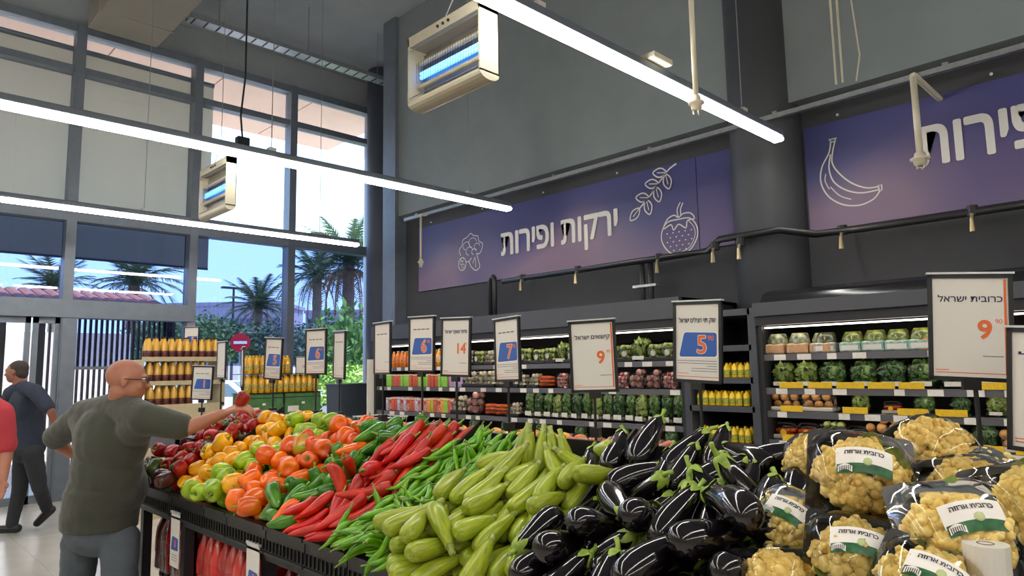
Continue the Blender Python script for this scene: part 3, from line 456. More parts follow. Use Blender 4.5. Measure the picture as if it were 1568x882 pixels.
# ---------------------------------------------------------------- the produce island
M_BIN = mat('black_crate', '#191817', .38, var=.3, scale=40)
M_BED = mat('bin_bed', '#141312', .6)
IY0, IY1 = -.75, 4.585
isl = thing('produce_island', 'long black stepped produce display with plastic crate fronts', 'display stand', (1.7, 2.0, 0))
DX = (FX1 - FX0) / NSTEP
bounds = [s[2] for s in SECTIONS] + [SECTIONS[-1][3]]
bounds[0] = IY1
bounds += [-.08, IY0]
for i in range(NSTEP):
    z = FZ0 + FSL * DX * i
    MB().box(FX0 + i * DX, FX0 + (i + 1) * DX + (.0 if i < NSTEP - 1 else .03), IY0, IY1, z - .09, z).build('display_step', M_BED, isl, world=True)
DIVH = dict(red=.10, yellow=.09, lime=.06, orange=.06, green=.07, redlong=.08, chili=.09, zucchini=.09, eggplant=.10)
for k in range(len(bounds) - 1):
    ya, yb = bounds[k], bounds[k + 1]
    f = MB(); g = .004
    f.box(1.352, 1.374, yb + g, ya - g, .845, .952)
    f.box(1.340, 1.376, yb + g, ya - g, .945, .960)          # rolled rim
    f.box(1.343, 1.374, yb + g, ya - g, .845, .856)
    n = max(3, int((ya - yb) / .03))
    for j in range(n):
        y = yb + (ya - yb) * (j + .5) / n
        f.box(1.345, 1.353, y - .003, y + .003, .862, .905)
    f.build('crate_front', M_BIN, isl, world=True)
    h = .09 if k >= len(SECTIONS) else DIVH[SECTIONS[k][1]]
    if k < len(bounds) - 1:
        d = MB(); pts = [(1.375, .86), (FX1, FZ0 + FSL * (FX1 - FX0) - .1), (FX1, FZ0 + FSL * (FX1 - FX0) + h - .03), (1.42, FZ0 + h + .015), (1.375, .955)]
        V = [(x, yb - .004, z) for x, z in pts] + [(x, yb + .004, z) for x, z in pts]; m = len(pts)
        d.add(V, [tuple(range(m)), tuple(reversed(range(m, 2 * m)))] + [(i, (i + 1) % m, m + (i + 1) % m, m + i) for i in range(m)])
        d.build('bin_divider', M_BIN, isl, world=True)
MB().box(1.36, FX1 + .04, IY1, IY1 + .02, .845, 1.02).build('end_panel', M_BIN, isl, world=True)
MB().box(FX1 + .03, FX1 + .06, IY0, IY1, .5, 1.33).build('ridge_board', M_BIN, isl, world=True)
# far slope, back frame, plinth and posts
for i in range(5):
    z = 1.20 - .07 * i
    MB().box(FX1 + .06 + .12 * i, FX1 + .18 + .12 * i, IY0, IY1, z - .08, z).build('display_step', M_BED, isl, world=True)
MB().box(2.64, 2.66, IY0, IY1, .70, .97).build('crate_front', M_BIN, isl, world=True)
MB().box(1.42, 2.62, IY0, IY1, 0, .10).build('plinth', M_DARKMET, isl, world=True)
MB().box(1.95, 2.02, IY0, IY1, .10, .86).build('core_panel', M_DARKMET, isl, world=True)
MB().box(1.36, 2.64, IY0, IY1, .815, .845).build('deck', M_DARKMET, isl, world=True)
for y in (4.56, 3.89, 2.94, 2.0, 1.05, .1, -.7):
    MB().box(1.37, 1.42, y - .025, y + .025, 0, .82).build('post', M_DARKMET, isl, world=True)

# ---------------------------------------------------------------- vegetables piled on it
def veg_mat(name, c, c2, rough=.24, coat=.14, scale=18, stretch=(1, 1, 1), rand=.18, bump=0):
    return mat(name, c, rough, color2=c2, scale=scale, stretch=stretch, coat=coat, rand=rand, bump=bump, spec=.4)
VM = dict(red=[veg_mat('red_pepper', '#b8180c', '#7f0e0a', .28, .15)], yellow=[veg_mat('yellow_pepper', '#f5b408', '#e89a06')],
          lime=[veg_mat('lime_pepper', '#a8c018', '#80a410')], orange=[veg_mat('orange_pepper', '#ea6a04', '#dc4c04')],
          green=[veg_mat('green_long_pepper', '#4f8c1e', '#2f6414')], redlong=[veg_mat('red_long_pepper', '#cc1e0a', '#a41408', .33, .08)],
          chili=[veg_mat('green_chili', '#78ae12', '#4e8e10')], zucchini=[veg_mat('zucchini_skin', '#a3ae2c', '#7c9020', .32, .15, 9, (14, 14, 1.0), .12)],
          eggplant=[veg_mat('eggplant_skin', '#120c12', '#0b070b', .13, .6, 5, (1, 1, 1), .2)])
M_PURPLE = veg_mat('purple_pepper', '#4a1a20', '#3a2a16')
M_DKGREEN = veg_mat('dark_green_pepper', '#4c5a20', '#2f3c18')
M_MIXGR = veg_mat('turning_pepper', '#9aa424', '#e07a18')
M_STEM = mat('green_stem', '#7d9a3a', .5, color2='#5d7d2a', scale=40)
M_CALYX = mat('eggplant_calyx', '#9db544', .5, color2='#748e30', scale=40)
M_ZSTEM = mat('zucchini_stem', '#a3ad58', .55, color2='#7d8c3c', scale=60)
VSTEM = dict(zucchini=M_ZSTEM, eggplant=M_CALYX)
PLAB = dict(red=('bell_pepper', 'glossy red bell pepper', 'pepper', 'red bell peppers at the far end'),
            yellow=('bell_pepper', 'yellow bell pepper', 'pepper', 'yellow bell peppers'),
            lime=('bell_pepper', 'lime green bell pepper', 'pepper', 'lime bell peppers'),
            orange=('bell_pepper', 'orange bell pepper', 'pepper', 'orange bell peppers'),
            green=('long_green_pepper', 'dark green tapered pepper', 'pepper', 'long green peppers'),
            redlong=('long_red_pepper', 'long wrinkled red pepper', 'pepper', 'long red peppers'),
            chili=('green_chili', 'thin curled green chili', 'chili', 'green chilies'),
            zucchini=('zucchini', 'pale green zucchini', 'zucchini', 'zucchini heap'),
            eggplant=('eggplant', 'glossy black eggplant', 'eggplant', 'eggplant heap'))
SECY = {s_[1]: (s_[2], s_[3]) for s_ in SECTIONS}
SIDE = dict(red=('end panel', 'yellow peppers'), yellow=('red peppers', 'lime peppers'), lime=('yellow peppers', 'orange peppers'), orange=('lime peppers', 'green peppers'), green=('orange peppers', 'red long peppers'),
            redlong=('green peppers', 'green chilies'), chili=('red peppers', 'zucchini'), zucchini=('chilies', 'eggplants'), eggplant=('zucchini', 'cauliflowers'))
def where_in_bin(product, x, y, z):
    ya, yb = SECY[product]; t = (x - FX0) / (FX1 - FX0); k = min(5, max(0, int(t * 6)))
    r_ = ('rim row', 'second row up', 'low in the middle', 'high in the middle', 'just below the ridge', 'on the ridge')[k]
    u = (ya - y) / (ya - yb); a_, b_ = SIDE[product]
    deep = z - (FZ0 + FSL * max(0, x - FX0))
    s_ = 'beside the ' + a_ if u < .34 else 'beside the ' + b_ if u > .66 else 'mid bin'
    return r_ + ' ' + s_ + (', underneath' if deep < .055 else '')
MESHES = {}
def veg_mesh(kind, v, part, material):
    key = (kind, v, part, material.name)
    if key not in MESHES:
        V, F = SHAPES[kind](v + 1)[part]; mb = MB(); mb.add(V, F)
        me = mb.mesh(kind + '_' + part, material, True); MESHES[key] = me
    return MESHES[key]
def put_veg(kind, product, v, M, label=None, group=None, m=None, name=None):
    nm, lb, ct, gr = PLAB[product]
    o = link(name or nm, veg_mesh(kind, v, 'body', m or VM[product][0])); o.matrix_basis = M
    tag(o, label or lb, ct, group or gr)
    sp = 'calyx' if kind == 'eggplant' else 'stem'
    link(sp, veg_mesh(kind, v, sp, VSTEM.get(product, M_STEM)), o)
    return o
vr = random.Random(3)
KIND = {s[1]: s[0] for s in SECTIONS}
for product, data in PILES.items():
    nums = [int(t) for t in data.split()]
    for i in range(0, len(nums), 8):
        v, x, y, z, a, b, c, d = nums[i:i + 8]
        q = Quaternion((a / 100, b / 100, c / 100, d / 100)).normalized()
        M = Matrix.Translation((x / 1000, y / 1000, z / 1000)) @ q.to_matrix().to_4x4()
        m = None; lab = None; gr = None
        r = vr.random()
        if product == 'red' and r < .28:
            m = M_PURPLE; lab = 'dark purple bell pepper'; gr = 'purple bell peppers'
        elif product == 'red' and r < .40:
            m = M_DKGREEN; lab = 'dull dark green bell pepper'; gr = 'dark green bell peppers'
        elif product == 'orange' and r < .14:
            m = M_MIXGR; lab = 'half green half orange bell pepper'; gr = 'turning bell peppers'
        elif product == 'green' and r < .07:
            m = VM['orange'][0]; lab = 'tapered orange pepper'; gr = 'orange tapered peppers'
        w_ = where_in_bin(product, x / 1000, y / 1000, z / 1000)
        put_veg(KIND[product], product, v, M, (lab or PLAB[product][1]) + ' ' + w_, gr, m)

EGL = ['leaning eggplant at the top left of its heap by the zucchini', 'highest upright eggplant at the top of the heap', 'eggplant below the blue promotional card post', 'eggplant on the ridge just right of the promotional card post', 'eggplant lying crosswise on the ridge before the yellow bottles',
       'second row eggplant under the highest upright one', 'second row eggplant under the promotional card', 'second row eggplant nearest the wrapped cauliflowers', 'crosswise eggplant on the ridge nearest the cauliflowers', 'second row eggplant touching the topmost zucchini']
for k, (px, X, a, v) in enumerate((((945, 690), 1.90, .25, 0), ((992, 672), 1.93, .1, 1), ((1052, 690), 1.93, -.35, 2), ((1100, 688), 1.95, .15, 3), ((1142, 700), 1.93, 1.2, 0), ((1020, 725), 1.85, .3, 1), ((1085, 730), 1.84, -.2, 2), ((1150, 745), 1.82, .2, 3), ((1185, 700), 1.96, -1.1, 1), ((905, 715), 1.86, .5, 2))):
    c = on(px[0], px[1], 'X', X); tn = Vector((cos(math.atan(FSL)), 0, sin(math.atan(FSL)))); nm = Vector((-tn.z, 0, tn.x))
    R = Quaternion(nm, a).to_matrix() @ tn.to_track_quat('Z', 'Y').to_matrix() @ Rz(k * 1.7)
    put_veg('eggplant', 'eggplant', v, TR(c, R), EGL[k], 'eggplants on the top row')
# ---------------------------------------------------------------- overhead: duct, tray, rail, pipes, insect killers, sensors
MB().box(2.11, 2.97, 5.5, 10.12, 6.2, 6.9, bev=.01).build('duct_tmp', mat('duct_paint', '#8d887e', .6, var=.06, scale=3))
duct = bpy.data.objects['duct_tmp']; duct.name = 'air_duct'; tag(duct, 'wide grey-beige air duct hanging under the ceiling by the glass', 'duct')
for y in (6.5, 8.0, 9.5):
    MB().box(2.09, 2.99, y - .02, y + .02, 6.19, 6.92).build('duct_flange', mat('duct_paint', '#8d887e'), duct)
    for x in (2.12, 2.96): MB().cyl((x, y, 6.9), (x, y, 7.0), .006, 6).build('hanger_rod', M_GALV, duct)
tr = thing('cable_tray', 'perforated galvanised cable tray near the ceiling above the windows', 'cable tray', (3.0, 8.9, 6.2))
t = MB(); t.box(0, 3.3, 0, .2, 0, .004).box(0, 3.3, 0, .004, 0, .06).box(0, 3.3, .196, .2, 0, .06); t.build('tray', M_GALV, tr)
for k in range(20): MB().box(.05 + k * .163, .07 + k * .163, .02, .18, -.006, 0).build('tray_rung', M_DARKMET, tr)
for k in (.4, 1.7, 2.9): MB().cyl((k, .1, 0), (k, .1, .8), .006, 6).build('hanger_rod', M_GALV, tr)
rail = thing('steel_rail', 'slotted steel channel running along the banner wall above the banners', 'rail', (5.72, 8.0, 3.72))
MB().box(-.02, .021, -9.0, 0, 0, .003).box(-.02, -.017, -9.0, 0, 0, .045).box(.018, .021, -9.0, 0, 0, .045).build('channel', M_GALV, rail)
for k in range(7): MB().box(-.01, .145, -.3 - k * 1.3, -.26 - k * 1.3, .045, .07).build('wall_bracket', M_GALV, rail)

M_KILL = mat('cream_enamel', '#aaa48f', .45, var=.05, scale=9)
def insect_killer(y0, y1, x, z0, z1, dx, label, chain_top):
    t = thing('insect_killer', label, 'insect killer', (x, (y0 + y1) / 2, z0), group=None)
    w = (y1 - y0) / 2; h = z1 - z0
    b = MB(); b.box(0, dx, -w, w, .0, .012).box(0, dx, -w, w, h - .062, h, bev=.004).box(0, dx, -w, -w + .012, 0, h, bev=.003).box(0, dx, w - .012, w, 0, h, bev=.003)
    b.box(dx - .006, dx, -w, w, 0, h)
    b.build('housing', M_KILL, t)
    q = MB()                                       # curved catch tray under the housing
    n = 8; V = []
    for j in range(n + 1):
        a = pi * j / n
        for yy in (-w, w): V.append((dx / 2 - cos(a) * dx / 2, yy, -sin(a) * .035))
    F = [(2 * j, 2 * j + 1, 2 * j + 3, 2 * j + 2) for j in range(n)] + [tuple(range(0, 2 * n + 2, 2)), tuple(range(1, 2 * n + 2, 2))]
    q.add(V, F).build('catch_tray', M_KILL, t)
    MB().box(dx * .8, dx * .9, -w + .015, w - .015, .02, h - .08).build('reflector', mat('brushed_reflector', '#8f897c', .4, metal=.6, var=.1, scale=12), t)
    lm = mat('uv_tube', '#bcd8ff', .4, emit='#3f8dff', estr=2.6)
    for z in (h * .42, h * .48):
        MB().cyl((dx * .55, -w + .03, z), (dx * .55, w - .03, z), .0115, 10).build('uv_lamp', lm, t)
    for z in (h * .28, h * .62):
        MB().cyl((dx * .5, -w + .03, z), (dx * .5, w - .03, z), .014, 10).build('lamp_guard', M_KILL, t)
    for k in range(26):
        y = -w + .04 + k * (2 * w - .08) / 25
        MB().cyl((dx * .25, y, h * .30), (dx * .25, y, h * .60), .0012, 4).build('grid_wire', M_DARKMET, t)
    g = MB()
    for z in (.03, h - .085): g.cyl((.004, -w + .012, z), (.004, w - .012, z), .003, 6)
    g.build('guard_frame', M_GALV, t)
    for k in range(3): MB().sphere((-.003, -.06 + k * .045, h - .035), .009, 8, 5).build('indicator_knob', M_DARKMET, t)
    for yy in (-w * .62, w * .3):
        MB().tube([(dx / 2, yy, h), (dx / 2, -w * .2, h + .17), (dx / 2, -w * .2, chain_top - z0)], .003, 5).build('hanging_chain', M_GALV, t)
    return t
insect_killer(2.44, 3.05, 2.20, 3.08, 3.47, .13, 'large cream insect killer with a blue lamp hanging at the top of the view', 7.0)
insect_killer(5.57, 6.16, 2.20, 2.97, 3.39, .085, 'small cream insect killer hanging in front of the tall window', 7.0)
cb = thing('power_cable', 'black power cable with a plug box dropping to the long light row', 'cable', (2.28, 5.46, 3.46))
MB().tube([(0, 0, .05), (-.02, .0, .25), (.01, 0, .6), (0, 0, 3.5)], .008, 6).build('cord', M_DARKMET, cb); MB().box(-.05, .05, -.03, .03, 0, .07, bev=.006).build('plug_box', M_DARKMET, cb)

def sensor_pole(loc, top, r, label, arm=None):
    t = thing('sprinkler_drop', label, 'sprinkler', loc)
    L = top - loc[2]
    MB().cyl((0, 0, .03), (0, 0, L), r, 10).build('pipe', M_CREAM, t, True)
    MB().lathe([(-.045, .004), (-.045, r * 1.3), (-.03, r * 1.9), (-.005, r * 2.1), (.0, r * 2.9), (.012, r * 2.9), (.02, r * 1.9), (.05, r * 1.5)], 14).build('sprinkler_head', M_CREAM, t, True)
    for a in (0, 2.1, 4.2): MB().box(r * 1.1 * cos(a) - .004, r * 1.1 * cos(a) + .004, r * 1.1 * sin(a) - .004, r * 1.1 * sin(a) + .004, -.065, -.035).build('deflector', M_CREAM, t)
    if arm:
        MB().tube([(0, 0, L - .01), (0, 0, L + .012), (.02, 0, L + .02), (arm, 0, L + .02)], r, 8).build('elbow_arm', M_CREAM, t)
    return t
sensor_pole((3.67, 2.10, 3.19), 6.98, .017, 'cream sprinkler drop pipe passing in front of the bright light row')
sensor_pole((5.30, 1.33, 2.99), 3.59, .022, 'cream sprinkler pipe with elbow in front of the banana banner', .68)
sensor_pole((5.60, 7.46, 3.05), 3.70, .016, 'small cream sprinkler drop under the steel rail by the corner', .10)
for k, (y, lb) in enumerate(((1.95, 'left one of two thin threaded rods hanging before the dark wall'), (1.90, 'right one of two thin threaded rods hanging before the dark wall'))):
    tag(MB().cyl((5.6, y, 3.82), (5.6, y, 7.0), .009, 6).build('threaded_rod', M_CREAM), lb, 'rod')
tag(MB().tube([(5.6, 1.80, 3.80), (5.6, 1.76, 4.0), (5.6, 1.80, 4.6), (5.6, 1.82, 7.0)], .006, 6).build('hanging_cable', M_CREAM), 'thin pale cable hanging beside the two threaded rods', 'cable')
jb = tag(MB().box(3.42, 3.62, 2.22, 2.40, 3.46, 3.50, bev=.005).build('mounting_plate', M_CREAM), 'cream mounting plate on top of the bright light row', 'plate')

# copper-black water pipes along the banner wall
pp = thing('wall_pipe', 'black pipe with brass valves running along the wall under the banners', 'pipe', (5.78, 6.05, 2.66))
M_PIPE = mat('black_pipe', '#2b2a2c', .4, var=.2, scale=12)
M_BRASS = mat('brass_nickel', '#b7a67c', .35, metal=.8)
pts = [(0, 0, 0), (0, -2.55, 0), (-.02, -2.8, .0), (-.16, -3.0, .06), (-.16, -3.55, .06), (-.04, -3.8, .0), (0, -4.1, 0), (0, -7.5, 0)]
MB().tube(pts, .032, 10).build('pipe_run', M_PIPE, pp, True)
MB().tube([(.05, .28, -.55), (.05, .28, .02), (.045, .25, .07), (.03, .20, .085), (.01, .16, .06), (0, .15, .02), (0, .15, -.55)], .030, 8).build('pipe_loop', M_PIPE, pp, True)
for yy in (-2.02, -2.12, -5.35, -5.50):
    MB().cyl((0.03, yy, .03), (0.03, yy, -.60), .028, 8).build('pipe_drop', M_PIPE, pp, True)
for yy in (-2.07, -5.42):
    MB().box(-.02, .06, yy - .14, yy + .14, -.27, -.245).build('pipe_clamp', M_GALV, pp)
for yy in (-.35, -1.2, -2.25, -2.95, -3.2, -4.0, -4.9, -6.2):
    v = MB(); dxx = -.16 if -3.6 < yy < -2.9 else 0
    v.cyl((dxx, yy, .045), (dxx, yy, -.03), .038, 8).build('pipe_collar', M_DARKMET, pp)
    MB().tube([(dxx - .03, yy, -.02), (dxx - .05, yy, -.06), (dxx - .05, yy, -.15)], [.012, .012, .02], 8).build('valve', M_BRASS, pp)

# ---------------------------------------------------------------- banners with line drawings
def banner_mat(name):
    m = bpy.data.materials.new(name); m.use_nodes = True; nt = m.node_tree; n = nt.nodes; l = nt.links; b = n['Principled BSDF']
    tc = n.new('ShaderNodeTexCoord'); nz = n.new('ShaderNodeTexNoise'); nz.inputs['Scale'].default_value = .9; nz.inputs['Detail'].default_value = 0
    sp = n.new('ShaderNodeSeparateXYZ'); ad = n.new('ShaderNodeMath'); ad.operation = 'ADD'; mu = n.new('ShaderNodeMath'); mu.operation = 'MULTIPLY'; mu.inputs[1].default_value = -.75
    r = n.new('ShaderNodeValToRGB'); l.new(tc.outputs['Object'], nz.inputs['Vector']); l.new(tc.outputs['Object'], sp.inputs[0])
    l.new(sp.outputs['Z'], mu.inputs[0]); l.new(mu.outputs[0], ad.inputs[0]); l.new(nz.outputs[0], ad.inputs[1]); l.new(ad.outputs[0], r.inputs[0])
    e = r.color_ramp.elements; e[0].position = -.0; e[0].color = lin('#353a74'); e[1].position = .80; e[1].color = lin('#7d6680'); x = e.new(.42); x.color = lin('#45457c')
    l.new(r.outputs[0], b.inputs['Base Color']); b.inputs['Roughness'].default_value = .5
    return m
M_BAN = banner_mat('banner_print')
M_PRINT = mat('white_print', '#dcd9d6', .6)
BM = Matrix(((0, 0, -1), (-1, 0, 0), (0, 1, 0)))       # local x -> -Y, local y -> Z, local z -> -X
def stroke(mb, pts, w, closed=False, th=.0015):
    P = [Vector((p[0], p[1])) for p in pts]
    if closed: P = P + [P[0]]
    L = []; R = []
    for i, p in enumerate(P):
        a = P[max(i - 1, 0)]; b = P[min(i + 1, len(P) - 1)]
        if closed and i in (0, len(P) - 1): a = P[-2]; b = P[1]
        d = (b - a); d = d.normalized() if d.length > 1e-9 else Vector((1, 0)); nn = Vector((-d.y, d.x)) * (w / 2)
        L.append(p + nn); R.append(p - nn)
    n = len(P); V = [(p.x, p.y, th) for p in L] + [(p.x, p.y, th) for p in R]
    mb.add(V, [(i, i + 1, n + i + 1, n + i) for i in range(n - 1)])
def spline(pts, n=8, closed=False):
    out = []; k = len(pts)
    rng = range(k if closed else k - 1)
    for i in rng:
        p = [Vector((*pts[(i + j) % k if closed else min(max(i + j, 0), k - 1)], 0)) for j in (-1, 0, 1, 2)]
        for s in range(n):
            t = s / n
            q = .5 * ((2 * p[1]) + (-p[0] + p[2]) * t + (2 * p[0] - 5 * p[1] + 4 * p[2] - p[3]) * t * t + (-p[0] + 3 * p[1] - 3 * p[2] + p[3]) * t ** 3)
            out.append((q.x, q.y))
    if not closed: out.append(pts[-1])
    return out
def art(name, mb, par, y, z, s=1.):
    me = mb.mesh(name, M_PRINT, fix=False); o = link(name, me, par)
    o.matrix_basis = par.matrix_basis.inverted() @ TR((5.972, y, z), BM @ Matrix.Scale(s, 3)); return o
def broccoli():
    mb = MB(); w = .012
    crown = [(-.20, -.02), (-.23, .06), (-.17, .12), (-.15, .19), (-.06, .22), (.01, .26), (.08, .22), (.16, .20), (.18, .13), (.25, .09), (.24, .02), (.19, -.04), (.13, -.03)]
    stroke(mb, spline(crown, 5), w)
    stroke(mb, spline([(.13, -.03), (.17, -.14), (.19, -.22), (.11, -.26), (.02, -.20), (-.03, -.12)], 5), w)
    stroke(mb, spline([(.05, -.16), (.10, -.08), (.11, -.22)], 5), w * .8)
    for cx, cy, r in ((-.08, .10, .07), (.05, .13, .08), (.14, .06, .06), (-.02, .02, .07), (.08, 0, .05)):
        stroke(mb, [(cx + r * cos(a * .5), cy + r * .8 * sin(a * .5)) for a in range(0, 10)], w * .8)
    stroke(mb, [(-.17 + .08 * cos(a * .35), -.14 + .09 * sin(a * .35)) for a in range(18)], w, True)
    for cx, cy in ((-.19, -.12), (-.15, -.17), (-.17, -.08)): stroke(mb, [(cx + .03 * cos(a), cy + .03 * sin(a)) for a in range(7)], w * .7)
    stroke(mb, spline([(-.09, -.12), (-.03, -.12), (.03, -.08)], 4), w)
    return mb
def sprig():
    mb = MB(); w = .014
    stem = [(-.22, -.17), (-.08, -.06), (.06, .08), (.16, .17), (.25, .21)]
    stroke(mb, spline(stem, 6), w * 1.2)
    for px, py, a in ((-.21, -.16, -2.4), (-.09, -.07, 2.95), (-.12, -.09, -1.35), (.03, .05, 2.95), (.0, .02, -1.35), (.13, .145, 2.95), (.12, .13, -1.35)):
        L = .16; u = Vector((cos(a), sin(a))); v = Vector((-u.y, u.x))
        pts = [Vector((px, py)) + u * L * t + v * k for t, k in ((0, 0), (.3, .04), (.65, .042), (1, 0), (.65, -.042), (.3, -.04))]
        stroke(mb, spline([tuple(p) for p in pts], 5, True), w, True)
        stroke(mb, [(px, py), tuple(Vector((px, py)) + u * L * .7)], w * .7)
    return mb
def strawberry():
    mb = MB(); w = .013
    o = [(0, .10), (.13, .09), (.20, .0), (.20, -.11), (.12, -.22), (0, -.26), (-.12, -.22), (-.20, -.11), (-.20, 0), (-.13, .09)]
    stroke(mb, spline(o, 6, True), w, True)
    stroke(mb, spline([(p[0] * .86, p[1] * .88 - .01) for p in o[1:6]], 5), w * .6)
    lf = [(0, .05), (-.06, .0), (-.09, .06), (-.18, .03), (-.13, .12), (-.05, .15), (0, .12), (.06, .15), (.14, .14), (.18, .08), (.10, .07), (.08, .0)]
    stroke(mb, spline(lf, 4, True), w, True)
    stroke(mb, spline([(0, .12), (-.01, .2), (.03, .27)], 5), w); stroke(mb, spline([(.03, .13), (.03, .2), (.06, .26)], 5), w)
    for i in range(5):
        for j in range(5):
            x = -.14 + j * .07 + (.035 if i % 2 else 0); y = -.03 - i * .045
            if abs(x) < .17 - abs(y + .08) * .4: stroke(mb, [(x - .008, y), (x + .008, y + .004)], w * .8)
    return mb
def banana():
    mb = MB(); w = .012
    a = [(-.11, .30), (-.13, .20), (-.20, .08), (-.215, -.05), (-.16, -.18), (-.05, -.27), (.08, -.30), (.19, -.27), (.245, -.21)]
    b = [(-.07, .30), (-.10, .20), (-.11, .10), (-.06, -.0), (.03, -.10), (.14, -.165), (.235, -.175)]
    c = [(-.12, .18), (-.14, .06), (-.11, -.06), (-.02, -.15), (.10, -.20), (.235, -.20)]
    for q in (a, b, c): stroke(mb, spline(q, 6), w)
    stroke(mb, [(-.125, .31), (-.06, .31), (-.075, .285), (-.11, .285)], w, True)
    stroke(mb, [(.235, -.165), (.26, -.165), (.258, -.21), (.24, -.215)], w, True)
    stroke(mb, spline([(-.14, -.10), (-.07, -.19), (.02, -.24)], 4), w * .7); stroke(mb, spline([(-.17, .02), (-.18, -.04), (-.15, -.12)], 4), w * .7)
    return mb
def banner(y0, y1, seams, label):
    t = thing('wall_banner', label, 'banner', (5.98, (y0 + y1) / 2, 3.19))
    ys = [y0] + seams + [y1]
    for a, b in zip(ys, ys[1:]):
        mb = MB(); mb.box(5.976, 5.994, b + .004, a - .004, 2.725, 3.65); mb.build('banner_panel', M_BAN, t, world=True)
    for k in range(int((y0 - y1) / 1.1)):
        mb = MB(); mb.sphere((5.972, y0 - .3 - k * 1.1, 3.70), .012, 8, 5).build('fixing_stud', M_WHITEM, t, world=True)
    return t
def btext(par, word, yl, yr, z, h):
    cy = (yl + yr) / 2
    o = letters('lettering', heb(word), h / .59, M_PRINT, par, Matrix(), bold=h * .035, extrude=.004, width=yl - yr)
    o.matrix_basis = par.matrix_basis.inverted() @ TR((5.97, cy, z), BM)
b1 = banner(8.02, 3.06, [3.46], 'blue violet banner with broccoli, sprig and strawberry drawings by the corner')
btext(b1, 'ופירות', 6.27, 5.36, 3.03, .27); btext(b1, 'ירקות', 5.25, 4.43, 3.03, .27)
art('broccoli_drawing', broccoli(), b1, 6.87, 3.15, .98); art('sprig_drawing', sprig(), b1, 3.93, 3.42, 1.02); art('strawberry_drawing', strawberry(), b1, 3.68, 2.96, 1.0)
b2 = banner(2.39, -2.6, [-1.2], 'blue violet banner with a banana drawing right of the round column')
btext(b2, 'ופירות', 1.52, .61, 3.11, .30); btext(b2, 'ירקות', .50, -.32, 3.11, .30)
art('banana_drawing', banana(), b2, 2.05, 3.19, 1.0)
# ---------------------------------------------------------------- refrigerated wall cabinets and the dry shelf between them
M_CAB = mat('cabinet_grey', '#4b4d54', .45, metal=.2, var=.06, scale=6)
M_CABD = mat('cabinet_dark', '#232429', .5)
M_RAIL = mat('price_rail', '#66656a', .35, metal=.3)
M_TAG = mat('price_tag_paper', '#e4ded6', .6, var=.1, scale=80)
M_TAGY = mat('yellow_price_strip', '#e8bd1c', .6, var=.15, scale=60)
M_LEDS = mat('cabinet_led', '#ffffff', .5, emit='#fff3e2', estr=4.0)
M_HOOD = mat('polished_hood', '#3a3b3d', .18, metal=.7)
def fridge(name, label, y0, y1, shelves, zl, zt, tags, tagy=None):
    t = thing(name, label, 'fridge', (5.5, (y0 + y1) / 2, 0))
    def P(nm, m, *b, parent=None):
        o = MB().box(*b).build(nm, m, parent or t, world=parent is None); return o
    P('back_panel', M_CABD, 5.90, 5.96, y1, y0, .1, zt); P('base', M_CAB, 4.95, 5.96, y1, y0, 0, .42)
    P('end_panel', M_CABD, 5.02, 5.96, y0 - .04, y0, .42, zt); P('end_panel', M_CABD, 5.02, 5.96, y1, y1 + .04, .42, zt)
    P('top_panel', M_CAB, 5.0, 5.96, y1, y0, zt - .03, zt); P('fascia', M_CAB, 4.97, 5.01, y1, y0, zl + .09, zt)
    P('night_blind_box', M_CABD, 5.0, 5.09, y1, y0, zl + .02, zl + .10)
    P('light_strip', M_LEDS, 5.05, 5.085, y1 + .05, y0 - .05, zl - .002, zl + .008)
    rs = random.Random(int(y0 * 10))
    for z in shelves:
        s = P('shelf', M_CAB, 5.06, 5.9, y1 + .04, y0 - .04, z - .03, z - .005)
        r = MB(); r.box(5.035, 5.062, y1 + .04, y0 - .04, z - .045, z + .002); r.v = [tuple(Vector(p) - t.location) for p in r.v]; r.build('price_rail', M_RAIL, s)
        if z != max(shelves) or True:
            l_ = MB(); l_.box(5.066, 5.085, y1 + .06, y0 - .06, z - .040, z - .031); l_.v = [tuple(Vector(p) - t.location) for p in l_.v]; l_.build('shelf_light', M_LEDS, s)
        y = y0 - .12
        while y > y1 + .15:
            w = rs.uniform(.06, .10)
            if rs.random() < tags:
                q = MB(); q.box(5.029, 5.034, y - w, y, z - .043, z - .002); q.v = [tuple(Vector(p) - t.location) for p in q.v]; q.build('price_tag', M_TAG, s)
            if tagy and z in tagy and rs.random() < .75:
                q = MB(); q.box(5.025, 5.030, y - w - .12, y - .03, z + .002, z + .045); q.v = [tuple(Vector(p) - t.location) for p in q.v]; q.build('promotion_strip', M_TAGY, s)
            y -= rs.uniform(.16, .24)
    return t
f1 = fridge('display_fridge', 'long grey open wall fridge with bagged greens under the first banner', 7.70, 3.10, [1.64, 1.40, 1.10, .80], 1.90, 2.17, .75)
f2 = fridge('display_fridge', 'grey open wall fridge with yellow price strips right of the column', 2.46, -1.6, [1.67, 1.42, 1.25, 1.04, .78], 1.87, 2.06, .85, (1.42, 1.25, 1.04))
MB().box(4.93, 5.02, 7.70, 7.73, .3, 1.75).build('side_glass', M_WHITEM, f1, world=True)
hd = MB(); V = []
for j in range(9):
    a = j / 8 * pi / 2
    V += [(4.99 + .25 * (1 - cos(a)), 2.40, 2.06 + .11 * sin(a)), (4.99 + .25 * (1 - cos(a)), -1.6, 2.06 + .11 * sin(a))]
hd.add(V, [(2 * j, 2 * j + 1, 2 * j + 3, 2 * j + 2) for j in range(8)])
hd.box(5.22, 5.96, -1.6, 2.40, 2.15, 2.17).build('curved_hood', M_HOOD, f2, True, world=True)
sh = thing('dry_shelf', 'narrow black shelf unit with yellow bottles between the two fridges', 'shelf unit', (5.3, 2.78, 0))
